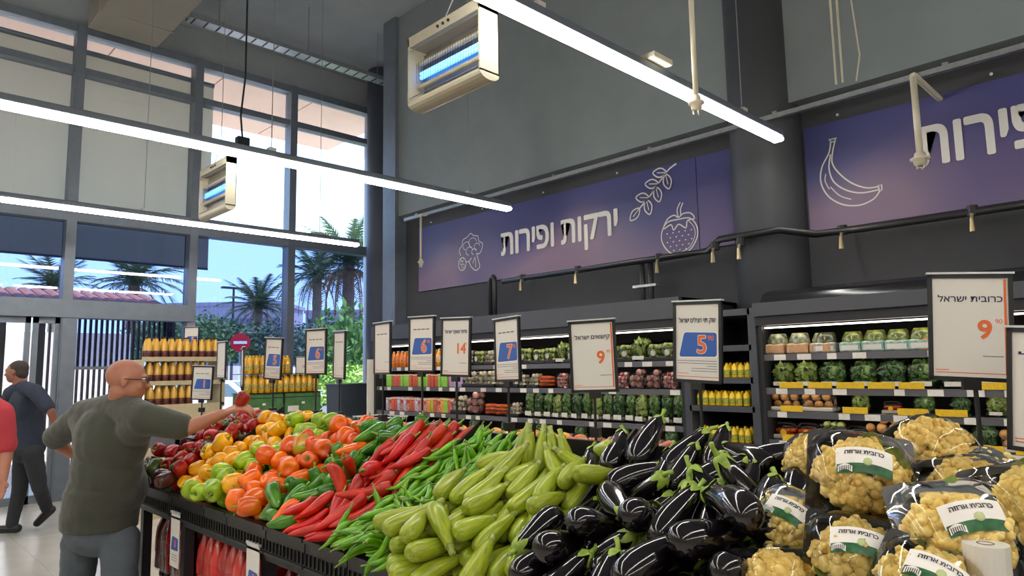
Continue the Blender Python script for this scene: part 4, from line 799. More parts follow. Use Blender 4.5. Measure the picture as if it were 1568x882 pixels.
for y in (3.07, 2.49): MB().box(5.0, 5.9, y - .03, y + .03, 0, 2.03).build('side_panel', M_CAB, sh, world=True)
MB().box(5.85, 5.9, 2.5, 3.06, 0, 2.03).build('back_panel', M_CABD, sh, world=True); MB().box(5.0, 5.9, 2.5, 3.06, 1.98, 2.03).build('top_panel', M_CAB, sh, world=True)
DRY = [1.75, 1.50, 1.28, 1.00, .70]
for z in DRY:
    MB().box(5.0, 5.85, 2.5, 3.06, z - .045, z).build('shelf', M_CAB, sh, world=True)

# ---------------------------------------------------------------- stock: one prototype of each kind, then copies
M_FILM = glass_mat('clear_film', (.97, .97, .95), .07, 1.30)
M_FILMB = glass_mat('bag_film', (.95, .96, .93), .12, 1.33)
def pillow(w, d, h, n=8, m=6, pinch=.35, seed=0):
    """closed pillow bag: width along Y, depth X, height Z, base at z=0"""
    r = random.Random(seed); V = []; F = []
    for j in range(m + 1):
        t = j / m; rr = max(.12, (sin(pi * min(max(t * .93 + .05, 0), 1))) ** pinch)
        for k in range(n):
            a = 2 * pi * k / n; c = abs(cos(a)) ** .6 * (1 if cos(a) > 0 else -1); s_ = abs(sin(a)) ** .6 * (1 if sin(a) > 0 else -1)
            q = 1 + r.uniform(-.06, .06)
            V.append((c * d / 2 * rr * q, s_ * w / 2 * (rr ** .35) * q, t * h))
    for j in range(m):
        for k in range(n):
            k2 = (k + 1) % n; F.append((j * n + k, j * n + k2, (j + 1) * n + k2, (j + 1) * n + k))
    F.append(tuple(reversed(range(n)))); F.append(tuple(m * n + k for k in range(n)))
    return V, F
PROTO = {}
def proto(key, name, cat):
    t = thing(name, 'prototype', cat); PROTO[key] = [t, False]; return t
def place(key, loc, rz, label, group, s=1.):
    t, used = PROTO[key]
    M = TR(loc, Rz(rz) @ Matrix.Scale(s, 3))
    if not used:
        PROTO[key][1] = True; t.matrix_basis = M; tag(t, label, None, group); return t
    return dup(t, M, label, group)
def bottle_proto(key, name, cat, h, r, body, cap, lab, neck=.35, labz=(.25, .6), glassy=False):
    t = proto(key, name, cat)
    MB().lathe([(0, r * .9), (.004, r), (h * (1 - neck) * .5, r * .97), (h * (1 - neck), r), (h * (1 - neck * .55), r * .72), (h * (1 - neck * .25), r * .36), (h * .94, r * .33)], 14).build('bottle_body', body, t, True)
    MB().lathe([(h * .93, r * .40), (h * .995, r * .40), (h, r * .36)], 12).build('cap', cap, t, True)
    if lab: MB().lathe([(h * labz[0], r * 1.02), (h * labz[0] + .001, r * 1.03), (h * labz[1], r * 1.03), (h * labz[1] + .001, r * 1.02)], 14).build('label', lab, t, True)
    return t
def C(n, h, **k): return mat(n, h, k.pop('rough', .4), **k)
bottle_proto('juice', 'juice_bottle', 'bottle', .20, .036, C('orange_juice', '#e07a1c', coat=.5, rough=.2), C('juice_cap', '#c9c4b8'), C('juice_label', '#e9a65a', color2='#c44a1c', scale=60))
bottle_proto('juicey', 'juice_bottle', 'bottle', .21, .038, C('yellow_juice', '#e6a01e', coat=.5, rough=.2), C('juice_cap', '#c9c4b8'), C('juice_label_white', '#e8e0d0', color2='#d0a040', scale=60))
bottle_proto('lemon', 'lemon_juice_bottle', 'bottle', .115, .027, C('lemon_yellow', '#f0c81a', coat=.3, rough=.3), C('lemon_cap', '#d8b010'), C('lemon_label', '#c8c04a', color2='#5d7a2a', scale=80), labz=(.15, .5))
bottle_proto('jar', 'sauce_jar', 'jar', .14, .036, C('brown_sauce', '#6b3f22', coat=.5, rough=.2), C('jar_lid', '#2a2622'), C('jar_label', '#c9b48a', color2='#8a5a2a', scale=70), neck=.2)
bottle_proto('jaro', 'sauce_jar', 'jar', .15, .036, C('orange_sauce', '#c8701c', coat=.5, rough=.2), C('jar_lid', '#2a2622'), C('jar_label_o', '#d9a040', color2='#a8561c', scale=70), neck=.2)
def carton(key, h, w, d, c, c2):
    t = proto(key, 'drink_carton', 'carton')
    MB().box(-d / 2, d / 2, -w / 2, w / 2, 0, h, bev=.003).build('carton_body', C('carton_' + c, '#' + c, color2='#' + c2, scale=35, rough=.45), t)
    MB().box(-d / 2 - .001, -d / 2 + .001, -w * .38, w * .38, h * .55, h * .82).build('printed_panel', C('carton_panel_' + c2, '#' + c2), t)
    MB().box(-d / 2 - .0005, d / 2 + .0005, -w / 2 - .0005, w / 2 + .0005, h * .90, h * .96).build('top_band', M_TAG, t)
for key, c, c2 in (('cg', '69b83a', '9fd45a'), ('cr', 'b8372e', 'd06a50'), ('cp', '5b3d8a', 'd8d2e0'), ('cw', 'd8d0cc', 'b8402e'), ('co', 'd9762a', 'f0b050'), ('cl', '8e7ab0', 'c0a8d0')):
    carton(key, .15, .058, .07, c, c2)
# bunch of leafy greens in an open bag
def greens(key, name, leaf, h, w, n, root=True, seed=1, cat='herbs'):
    t = proto(key, name, cat); r = random.Random(seed)
    mb = MB()
    for i in range(n * 5):
        q = r.uniform(0, 6.28); zz = r.uniform(.28 if root else .06, .95); e_ = (r.random() ** .5) * (.92 if zz < .8 else .7)
        c = Vector((cos(q) * w * .36 * e_, sin(q) * w * .46 * e_, zz * h)); u = Vector((r.gauss(0, .6), r.gauss(0, .6), 1 if root else r.gauss(0, .8))).normalized(); v = u.cross(Vector((r.gauss(0, 1), r.gauss(0, 1), r.gauss(0, .4)))).normalized(); s_ = r.uniform(.016, .030)
        mb.add([tuple(c - u * s_), tuple(c + v * s_ * .6 + u * s_ * .2), tuple(c + u * s_), tuple(c - v * s_ * .6 + u * s_ * .2)], [(0, 1, 2, 3)])
    if root:
        for i in range(14):
            q = r.uniform(0, 6.28); mb.tube([(cos(q) * w * .1, sin(q) * w * .14, .03), (cos(q) * w * .2, sin(q) * w * .28, h * .6)], [.003, .002], 4)
    mb.build('leaves', leaf, t)
    if root:
        q = MB()
        for i in range(7):
            a = i / 7 * 6.28; q.sphere((cos(a) * w * .16, sin(a) * w * .22, .025), .018, 8, 5)
        q.build('stalk_ends', C('white_stalks', '#d8d2b0', var=.2, scale=60), t, True)
    MB().add(*pillow(w, w * .8, h * 1.02, seed=seed)).build('plastic_bag', M_FILMB, t, True)
    MB().box(-w * .40 - .002, -w * .40, -w * .28, w * .28, h * .08, h * .24).build('paper_label', M_TAG, t)
    return t
G1 = C('herb_green', '#8fb06c', color2='#4f7d3c', scale=30, rough=.5); G2 = C('lettuce_green', '#b9c878', color2='#8aa64c', scale=25, rough=.5); G3 = C('dark_leaf', '#6f9460', color2='#3f6534', scale=30, rough=.5)
greens('herb', 'bagged_herbs', G1, .27, .14, 44, True, 1); greens('herb2', 'bagged_herbs', G3, .26, .14, 44, True, 2); greens('herb3', 'bagged_herbs', G2, .24, .14, 30, True, 3)
greens('salad', 'bagged_salad', G2, .17, .17, 60, False, 4, 'salad'); greens('salad2', 'bagged_salad', G1, .17, .18, 60, False, 5, 'salad'); greens('salad3', 'bagged_salad', G3, .16, .17, 54, False, 6, 'salad')
def balls(key, name, cat, col, n, r, w, d, h, tray=None, lab=None, seed=1, long=False):
    t = proto(key, name, cat); q = random.Random(seed); mb = MB(); rows = max(1, int(w / (2 * r))); cols = max(1, int(d / (2 * r)))
    i = 0; layer = 0
    while i < n and layer < 6:
        for a in range(rows):
            for b in range(cols):
                if i >= n: break
                c = (-d / 2 + r + b * 2 * r + q.uniform(-.1, .1) * r, -w / 2 + r + a * 2 * r + q.uniform(-.1, .1) * r + (.4 * r if layer % 2 else 0), .008 + r + layer * 1.75 * r)
                if long: mb.tube([(c[0], -w * .45 + q.uniform(-.02, .02), c[2]), (c[0], 0, c[2] + .004), (c[0], w * .45, c[2])], [r * .4, r * .85, r], 8)
                else: mb.sphere(c, r * q.uniform(.85, 1.02), 8, 6)
                i += 1
            if long: break
        layer += 1
    mb.build('contents', col, t, True)
    if tray: MB().box(-d / 2 - .005, d / 2 + .005, -w / 2 - .005, w / 2 + .005, 0, .03, bev=.006).build('tray', tray, t)
    MB().add(*pillow(w * 1.12, d * 1.12, h, pinch=.25, seed=seed)).build('film', M_FILMB, t, True)
    if lab: MB().lathe([(-.001, .001), (0, .022), (.001, .022), (.0015, .001)], 14, TR((-d * .56 - .004, 0, h * .42), Matrix.Rotation(pi / 2, 3, 'Y'))).build('round_label', lab, t)
    return t
balls('radish', 'bag_of_radishes', 'radishes', C('radish_red', '#b8283a', color2='#e6c8c4', scale=24, rough=.3), 22, .019, .15, .10, .15, None, None, 3)
balls('onion', 'bag_of_onions', 'onions', C('red_onion', '#8a4258', color2='#d0a898', scale=20, rough=.35), 10, .028, .15, .12, .13, None, None, 4)
balls('mush', 'mushroom_pack', 'mushrooms', C('mushroom', '#cfc4ae', color2='#8f8470', scale=26, rough=.6), 16, .023, .15, .13, .12, C('black_tray', '#1c1c1e'), None, 5)
balls('veg', 'cut_vegetable_pack', 'vegetable pack', C('cut_veg', '#b8bd74', color2='#6f8a3a', scale=26, rough=.5), 18, .022, .16, .12, .14, C('black_tray', '#1c1c1e'), C('label_white', '#d8d4c8', color2='#8a8680', scale=160), 6)
balls('carrot', 'bag_of_carrots', 'carrots', C('carrot_orange', '#d8641c', color2='#b8481a', scale=20, rough=.45), 8, .019, .19, .12, .10, None, None, 7, True)
balls('tom', 'cherry_tomato_pack', 'tomatoes', C('tomato_red', '#b82a1c', color2='#d0601c', scale=12, rough=.25), 24, .017, .15, .11, .11, C('clear_tub', '#a9a49a'), C('label_yellow', '#e0b020'), 8)
balls('melon', 'sliced_melon_pack', 'fruit pack', C('melon_flesh', '#dca868', color2='#b9854a', scale=10, rough=.4), 8, .036, .22, .14, .12, C('white_tray', '#cfc8ba'), None, 9)
def tub(key, name, c, c2, lid):
    t = proto(key, name, 'food tub')
    MB().box(-.07, .07, -.075, .075, 0, .075, bev=.01).build('tub_base', C('tub_' + c, '#' + c, color2='#' + c2, scale=24), t)
    MB().add(*pillow(.145, .13, .15, pinch=.3, seed=3)).build('bag_top', C('tub_top_' + lid, '#' + lid, color2='#3c4a24', scale=22, rough=.25, coat=.4), t, True)
    MB().box(-.0725, -.0705, -.06, .06, .015, .05).build('front_label', M_TAG if c != 'b98a62' else C('kraft_label', '#c99a70'), t)
tub('tubw', 'salad_tub', 'b98a62', 'd0b490', 'b9b894'); tub('tubt', 'salad_tub', '6f9a94', 'b8c8b8', '8a9440'); tub('tubd', 'salad_tub', '8f8f8c', 'c8c4b8', '4a4a40')
tb = proto('ybox', 'yellow_food_box', 'box'); MB().box(-.07, .07, -.13, .13, 0, .075, bev=.004).build('box_body', C('yellow_carton', '#e3a81c', color2='#d0601c', scale=6), tb); MB().box(-.072, -.0695, -.10, .04, .02, .055).build('printed_panel', M_TAGY, tb)

NOUN = dict(juice='orange juice bottle', juicey='yellow juice bottle', lemon='yellow lemon juice bottle', jar='dark brown sauce jar', jaro='orange sauce jar', cg='small green drink carton',
            cr='small red drink carton', cp='small purple drink carton', cw='white and red carton', co='small orange drink carton', cl='small lilac drink carton',
            herb='bagged green herb bunch with white stalks', herb2='bagged dark leaf bunch', herb3='bagged pale green leaf bunch', salad='pale green bagged salad', salad2='mid green bagged salad',
            salad3='dark green bagged salad', radish='bag of red radishes', onion='bag of red onions', mush='pale mushroom pack', veg='cut green vegetable pack with round label', carrot='bag of orange carrots',
            tom='red cherry tomato pack', melon='orange sliced melon pack', tubw='kraft brown salad tub', tubt='teal labelled salad tub', tubd='grey salad tub with dark filling', ybox='yellow food box')
def row(keys, y0, y1, z, x, step, what, where, group, jit=.008, rows=1, s=1., dxr=.12):
    r = random.Random(int(y0 * 100 + z * 1000)); y = y0; i = 0
    while y > y1:
        k = keys[i % len(keys)] if isinstance(keys, (list, tuple)) else keys
        for q in range(rows):
            place(k, (x + q * dxr + r.uniform(-jit, jit), y + r.uniform(-jit, jit) * .5, z + .001), r.uniform(-.12, .12), NOUN[k] + ' ' + where + ((', front' if q == 0 else ', behind') if rows > 1 else ''), group, s * r.uniform(.95, 1.04))
        y -= step; i += 1
A1 = 'in the long fridge'
row(['juice'], 7.42, 6.55, 1.641, 5.14, .085, 'orange juice bottle', 'on top shelf near the glass', 'orange juice bottles', rows=2, dxr=.09)
row(['juicey'], 6.5, 6.1, 1.641, 5.14, .088, 'yellow juice bottle', 'on top shelf of the long fridge', 'yellow juice bottles', rows=2, dxr=.09)
row(['mush', 'veg'], 5.95, 4.95, 1.641, 5.17, .18, 'pale mushroom or vegetable pack', 'on top shelf mid fridge', 'mushroom packs on the top shelf', s=1.25)
row(['veg', 'veg', 'salad'], 4.85, 3.2, 1.641, 5.17, .155, 'green vegetable pack with pale label', 'on top shelf above the radishes', 'green packs on the top shelf', s=1.2)
row(['cg', 'cg', 'cr', 'cr', 'cr', 'cg'], 7.5, 6.25, 1.401, 5.13, .062, 'small red or green drink carton', 'on second shelf of the long fridge', 'cartons on the second shelf', rows=2, dxr=.08)
row(['cl'], 6.22, 5.98, 1.401, 5.13, .062, 'small lilac drink carton', 'on second shelf of the long fridge', 'lilac cartons')
row(['mush'], 5.9, 5.2, 1.401, 5.16, .17, 'white mushroom pack', 'on second shelf behind the price 14 card', 'mushroom packs on the second shelf', s=1.3)
row(['mush', 'mush', 'carrot', 'radish', 'radish'], 5.1, 4.05, 1.401, 5.16, .18, 'mushroom, carrot or radish bag', 'on second shelf mid fridge', 'mixed bags on the second shelf', s=1.05)
row(['radish', 'radish', 'onion', 'onion', 'radish'], 4.0, 3.2, 1.401, 5.16, .165, 'red radish or onion bag', 'on second shelf at the right end', 'red bags on the second shelf', s=1.05)
row(['cp', 'cw', 'cr', 'cr', 'cp', 'cw'], 7.5, 6.72, 1.101, 5.13, .062, 'purple, red or white drink carton', 'on third shelf of the long fridge', 'cartons on the third shelf', rows=2, dxr=.08, s=1.1)
row(['cw', 'co', 'cg', 'cr'], 6.70, 6.2, 1.101, 5.13, .062, 'bright mixed drink carton', 'on third shelf beside the pale bags', 'bright cartons on the third shelf', rows=2, dxr=.08, s=1.1)
row(['mush', 'onion'], 6.08, 5.75, 1.101, 5.17, .2, 'large pale bag', 'on third shelf beside the cartons', 'pale bags on the third shelf', s=1.55)
row(['carrot', 'carrot', 'mush'], 5.55, 5.1, 1.101, 5.16, .17, 'orange carrot bag', 'on third shelf behind the price 14 card', 'carrot bags', s=1.1)
row(['herb', 'herb2', 'herb', 'herb3'], 5.0, 3.18, 1.101, 5.16, .125, 'bagged bunch of green herbs with white stalks', 'on third shelf', 'bagged herbs on the third shelf')
row(['jar', 'jar', 'jaro'], 7.45, 6.0, .801, 5.13, .078, 'dark sauce jar', 'on fourth shelf of the long fridge', 'sauce jars', rows=2, dxr=.09)
row(['herb2', 'salad3', 'onion'], 5.9, 3.2, .801, 5.17, .17, 'dark bag of greens', 'on fourth shelf of the long fridge', 'bags on the fourth shelf')
# right-hand fridge
row(['tubw'], 2.34, 1.98, 1.671, 5.14, .165, 'kraft based salad tub', 'on top shelf left end of the right fridge', 'kraft salad tubs')
row(['tubd'], 1.99, 1.86, 1.671, 5.14, .165, 'dark lidded salad tub', 'on top shelf beside the kraft tubs', 'dark salad tubs')
row(['tubt'], 1.80, 1.35, 1.671, 5.14, .145, 'teal labelled salad tub', 'on top shelf of the right fridge', 'teal salad tubs')
row(['ybox'], 1.25, -.2, 1.671, 5.14, .30, 'yellow food box', 'on top shelf of the right fridge', 'yellow food boxes')
row(['salad', 'salad', 'salad2'], 2.34, 1.80, 1.421, 5.18, .18, 'pale green bagged salad', 'on second shelf behind yellow strips', 'pale salads on the second shelf', s=1.15)
row(['salad2', 'salad3'], 1.76, .3, 1.421, 5.18, .185, 'dark green bagged salad', 'on second shelf of the right fridge', 'dark salads on the second shelf', s=1.15)
row(['melon'], 2.32, 1.85, 1.251, 5.18, .235, 'orange sliced melon pack', 'on third shelf of the right fridge', 'melon packs')
row(['salad', 'tom', 'salad2', 'salad3'], 1.80, .3, 1.251, 5.18, .20, 'small salad or tomato pack', 'on third shelf of the right fridge', 'packs on the third shelf', s=.74)
row(['tom', 'tom', 'veg'], 2.34, 1.7, 1.041, 5.18, .17, 'red tomato pack', 'on fourth shelf of the right fridge', 'tomato packs', s=1.1)
row(['melon', 'salad2', 'tom', 'salad3'], 1.65, .3, 1.041, 5.18, .19, 'mixed vegetable pack', 'on fourth shelf behind the cauliflowers', 'mixed packs on the fourth shelf')
for z, lbl in ((1.50, 'on upper shelf of the narrow black unit'), (1.28, 'on middle shelf of the narrow black unit'), (1.00, 'on lower shelf of the narrow black unit')):
    row(['lemon'], 2.74 if z == 1.5 else 3.0, 2.54, z, 5.06, .058, 'yellow lemon juice bottle', lbl, 'lemon juice bottles', rows=2, dxr=.06)
# ---------------------------------------------------------------- price cards on posts along the ridge
M_FRAME = mat('card_frame', '#1b1b1d', .35); M_PAPER = mat('card_paper', '#d9d4cc', .55); M_NAVY = mat('navy_ink', '#1e2440', .6); M_ORANGE = mat('orange_ink', '#dd6a33', .6)
M_BLUE = mat('blue_ink', '#2c5aa8', .5); M_CLIP = mat('clip_silver', '#c9cccf', .3, metal=.3); M_GREYINK = mat('grey_ink', '#6b6a70', .6); M_WINK = mat('white_ink', '#ece6df', .6)
def rounded(pts, r, n=4):
    out = []; k = len(pts)
    for i in range(k):
        p = Vector(pts[i]); a = (Vector(pts[i - 1]) - p).normalized(); b = (Vector(pts[(i + 1) % k]) - p).normalized()
        for j in range(n + 1):
            t = j / n; q = (p + a * r) * (1 - t) ** 2 + p * 2 * t * (1 - t) + (p + b * r) * t * t; out.append((q.x, q.y))
    return out
def price_card(label, c, yaw, roll=0., h=.27, title=None, price=None, sup=None, promo=False, fine=True, stripe=False, foot=1.20, marks=0):
    w = h * .68; c = Vector(c)
    t = thing('price_card', label, 'price sign', (c.x, c.y, foot), Rz(yaw), group=None)
    B = TR((0, 0, c.z - foot)) @ Matrix.Rotation(roll, 4, 'Y') @ Matrix(((1, 0, 0, 0), (0, 0, -1, 0), (0, 1, 0, 0), (0, 0, 0, 1)))   # card plane: x right, y up, z out
    f = MB(); e = .010
    f.box(-w / 2, w / 2, h / 2 - e, h / 2, -.006, .005).box(-w / 2, w / 2, -h / 2, -h / 2 + e, -.006, .005).box(-w / 2, -w / 2 + e, -h / 2, h / 2, -.006, .005).box(w / 2 - e, w / 2, -h / 2, h / 2, -.006, .005).box(-w / 2, w / 2, -h / 2, h / 2, -.007, -.003)
    f.build('card_frame', M_FRAME, t, M=B)
    pa = MB().box(-w / 2 + e, w / 2 - e, -h / 2 + e, h / 2 - e, -.003, .001).build('paper', M_PAPER, t, M=B)
    MB().box(-w / 2 - .003, w / 2 + .003, h / 2, h / 2 + .005, -.010, .010).build('top_clip', M_CLIP, t, M=B)
    MB().box(-.02, .02, -h / 2 - .022, -h / 2, -.012, .008).build('post_clamp', M_FRAME, t, M=B)
    MB().cyl((0, .004, 0), (0, .004, c.z - foot - h / 2), .0055, 8).build('post', M_FRAME, t)
    MB().box(-.018, .018, -.014, .022, .10, .135).build('post_socket', M_FRAME, t)
    z = .0016
    def L(nm, body, size, m, x, y, width=None, bold=0.):
        letters(nm, body, size, m, pa, TR((x, y, z)), bold, .0002, width)
    if title: L('lettering', heb(title), h * .085, M_NAVY, 0, h * .24, w * .76, .00035)
    for k in range(marks):                         # blurred line of print that cannot be read in the photo
        MB().box(-w * .33 + k * w * .66 / marks, -w * .33 + (k + .8) * w * .66 / marks, h * .265, h * .285, .001, .0015).build('printed_line', M_GREYINK, pa)
    if promo:
        pts = [(-w * .38, -h * .185), (-w * .27, h * .12), (w * .40, h * .115), (w * .40, -h * .175)]
        MB().prism(rounded([(a * 1.05, b * 1.07) for a, b in pts], .012), .001, .0013).build('promo_outline', M_WINK, pa)
        MB().prism(rounded(pts, .010), .0013, .0016).build('promo_patch', M_BLUE, pa)
        z = .0019
        if price:
            letters('price_outline', price, h * .31, M_WINK, pa, TR((w * .10, -h * .135, .0018)), .0030, .0001)
            letters('price', price, h * .31, M_ORANGE, pa, TR((w * .10, -h * .135, .0023)), .0012, .0001)
        if sup: letters('price_decimals', sup, h * .085, M_ORANGE, pa, TR((w * .28, h * .02, .0021)), .0004, .0001)
        if fine:
            rr = random.Random(int(c.y * 100))
            for k, (x0, x1) in enumerate(((-.42, .40), (-.40, .40), (.20, .40), (-.12, .40), (-.12, .40), (-.40, -.18))):
                MB().box(w * x0, w * x1, -h * (.235 + .031 * k), -h * (.228 + .031 * k), .001, .0014).build('printed_line', M_GREYINK if k < 5 else M_ORANGE, pa)
    else:
        if price: letters('price', price, h * .24, M_ORANGE, pa, TR((w * .17, -h * .10, z)), .0018, .0002)
        if sup: letters('price_decimals', sup, h * .06, M_ORANGE, pa, TR((w * .33, h * .04, z)), .0, .0002)
        if fine:
            MB().box(w * .14, w * .38, -h * .27, -h * .262, .001, .0014).build('printed_line', M_GREYINK, pa); MB().box(-w * .42, -w * .26, -h * .405, -h * .397, .001, .0014).build('printed_line', M_ORANGE, pa)
    MB().box(-w * .42, w * .43, -h * .43, -h * .422, .001, .0014).build('bottom_stripe', M_ORANGE, pa)
    if stripe: MB().box(w * .395, w * .425, -h * .43, h * .45, .001, .0014).build('side_stripe', M_ORANGE, pa)
    return t
price_card('plain white price card seen almost edge-on, left end of the fridge', (2.05, 3.067, 1.717), -1.68, marks=3, foot=1.24)
price_card('promotional card with blue patch and orange 6 left of the price 14 card', (2.05, 2.728, 1.725), -1.48, .02, price='6', sup='90', promo=True, marks=4, foot=1.24)
price_card('white price card reading 14 in orange', (2.05, 2.467, 1.702), -1.44, .03, title='פלפל משקל ישראל', price='14', sup='90', foot=1.24)
price_card('promotional card with blue patch and orange 7', (2.05, 2.126, 1.680), -1.72, -.02, price='7', sup='90', promo=True, marks=4, foot=1.24)
price_card('white price card reading 9 above the zucchini', (2.05, 1.659, 1.641), -1.2, -.02, title='קישואים ישראל', price='9', sup='90', stripe=True, foot=1.24)
price_card('promotional card with blue patch and orange 5 above the eggplants', (2.05, 1.214, 1.677), -1.60, .05, title='שוק תוי חצילים ישראל', price='5', sup='90', promo=True, foot=1.24)
price_card('large white price card reading 9 above the cauliflowers', (2.05, .437, 1.683), -1.17, .06, title='כרובית ישראל', price='9', sup='90', stripe=True, foot=1.24)
price_card('white price card cut off at the right edge of the picture', (1.86, .25, 1.53), -1.75, .08, title='ישראל', price='1', foot=1.15)
price_card('narrow white price card turned away beside the tall window', (2.05, 3.50, 1.693), -1.75, .03, marks=3, foot=1.24)
price_card('promotional card with blue patch and orange 6 before the window', (2.05, 3.769, 1.719), -1.36, .0, price='6', sup='90', promo=True, marks=4, foot=1.24)
price_card('promotional card with blue patch above the red peppers', (2.05, 4.326, 1.691), -1.4, .06, price='5', promo=True, marks=3, foot=1.24)
price_card('price card turned edge-on beside the hand of the man', (2.05, 4.80, 1.640), -1.9, -.08, marks=0, foot=1.20)
price_card('narrow blank price card left of the hand of the man', (2.05, 5.174, 1.70), -1.62, .0, foot=1.20)
price_card('wide promotional card with blue patch before the drink bottles', (2.12, 5.72, 1.53), -.95, .04, price='1', promo=True, marks=3, h=.27, foot=1.20)
# second small stand beyond the island: dark green cucumbers
cs = thing('crate_stand', 'low black crate stand with dark green vegetables behind the man', 'display stand', (1.95, 5.25, 0))
MB().box(1.6, 2.3, 4.72, 5.85, 1.10, 1.13).box(1.6, 1.62, 4.72, 5.85, 1.13, 1.22).box(2.28, 2.3, 4.72, 5.85, 1.13, 1.22).box(1.6, 2.3, 4.72, 4.74, 1.13, 1.22).box(1.6, 2.3, 5.83, 5.85, 1.13, 1.22).build('crate', M_BIN, cs, world=True)
for x in (1.64, 2.26):
    for y in (4.78, 5.79): MB().box(x - .025, x + .025, y - .025, y + .025, 0, 1.10).build('leg', M_DARKMET, cs, world=True)
cr_ = random.Random(8); M_CUKE = veg_mat('cucumber_skin', '#3f6a34', '#223f1e', .35, .2, 20, (8, 8, 1))
cuke_me = [None] * 3
def cuke(k):
    if cuke_me[k] is None:
        pr = [(-.085, .004), (-.082, .012), (-.06, .019), (0, .0205), (.06, .0185), (.082, .011), (.086, .004)]
        mb = MB(); mb.add(*ring_surf(pr, 12, 0, 0, (k - 1) * .012, 0, 1, k)); cuke_me[k] = mb.mesh('cucumber', M_CUKE, True)
    return cuke_me[k]
for i in range(54):
    lay = i // 18; a = i % 18; r_, c_ = a // 6, a % 6
    o = link('cucumber', cuke(i % 3)); x = 1.72 + r_ * .19 + cr_.uniform(-.02, .02); y = 4.84 + c_ * .16 + cr_.uniform(-.02, .02) + (.05 if lay % 2 else 0)
    o.matrix_basis = TR((x, y, 1.152 + lay * .038), Rz(cr_.uniform(-.5, .5)) @ Matrix.Rotation(pi / 2, 3, 'Y'))
    tag(o, 'dark green cucumber in the %s layer on the crate stand' % ('bottom', 'middle', 'top')[lay], 'cucumber', 'cucumbers on the crate stand')
# ---------------------------------------------------------------- wrapped cauliflowers
M_CAUL = mat('cauliflower', '#f0d88c', .6, color2='#e0bc62', scale=60, bump=.5, rand=.1); M_LEAF = mat('cauliflower_leaf', '#8fa653', .5, color2='#647f38', scale=40)
M_TRAYB = mat('black_foam_tray', '#211f1e', .3); M_GRN = mat('label_green', '#1f6a34', .4, color2='#12441f', scale=60)
FA = .108
def film_z(x, y, h):
    rx, ry = abs(x) / FA, abs(y) / FA
    rho = (rx ** 3 + ry ** 3) ** (1 / 3)
    return .012 + h * max(0., 1 - min(1, rho) ** 2.4) ** .7
def caul_meshes(seed, h):
    r = random.Random(seed); mb = MB(); R = .080
    for i in range(110):
        ph = math.acos(1 - (i + .5) / 110 * 1.05); th = i * 2.39996 + r.uniform(-.2, .2)
        q = R * r.uniform(.86, 1.0); rad = r.uniform(.012, .018)
        x, y, z = q * sin(ph) * cos(th), q * sin(ph) * sin(th) * .92, max(.012, q * cos(ph) * (h / R) * .92 + .02)
        x += .008 * sin(th * 3 + seed); V = []
        mb.sphere((x, y, z), rad, 7, 5)
        for k in range(2):
            a = r.uniform(0, 6.28); mb.sphere((x + cos(a) * rad * .8, y + sin(a) * rad * .8, z + rad * .35), rad * .55, 6, 4)
    mb.sphere((0, 0, .02), .072, 12, 8, (1, .95, .9))
    cme = mb.mesh('florets', M_CAUL, True)
    lf = MB()
    for k in range(4):
        a = r.uniform(0, 6.28); u = Vector((cos(a), sin(a), 0)); v = Vector((-sin(a), cos(a), 0)); V = []
        for t, wd in ((0, .02), (.4, .03), (.8, .022), (1, .003)):
            b = u * (.05 + .045 * t) + Vector((0, 0, .012 + .05 * t)); V += [tuple(b - v * wd), tuple(b + v * wd)]
        lf.add(V, [(2 * j, 2 * j + 1, 2 * j + 3, 2 * j + 2) for j in range(3)])
    lme = lf.mesh('leaf', M_LEAF, True)
    N = 18; V = []; F = []
    for i in range(N + 1):
        for j in range(N + 1):
            x = -FA + 2 * FA * i / N; y = -FA + 2 * FA * j / N
            V.append((x, y, film_z(x, y, h + .012) + r.uniform(-.0018, .0018)))
    for i in range(N):
        for j in range(N): a = i * (N + 1) + j; F.append((a, a + N + 1, a + N + 2, a + 1))
    fb = MB(); fb.add(V, F); fme = fb.mesh('film', M_FILM, True)
    return cme, lme, fme
CAUL = [caul_meshes(s, hh) for s, hh in ((1, .085), (2, .095), (3, .078))]
tray_mb = MB(); o_ = rounded([(-.105, -.105), (.105, -.105), (.105, .105), (-.105, .105)], .02); i_ = rounded([(-.085, -.085), (.085, -.085), (.085, .085), (-.085, .085)], .02); kk = len(o_)
tray_mb.add([(x, y, .014) for x, y in o_] + [(x * .9, y * .9, -.012) for x, y in o_] + [(x, y, .014) for x, y in i_] + [(x, y, -.006) for x, y in i_],
            [(i, (i + 1) % kk, kk + (i + 1) % kk, kk + i) for i in range(kk)] + [(i, 2 * kk + i, 2 * kk + (i + 1) % kk, (i + 1) % kk) for i in range(kk)] + [(2 * kk + i, 3 * kk + i, 3 * kk + (i + 1) % kk, 2 * kk + (i + 1) % kk) for i in range(kk)] + [tuple(range(kk, 2 * kk)), tuple(range(3 * kk, 4 * kk))])
TRAY_ME = tray_mb.mesh('tray', M_TRAYB)
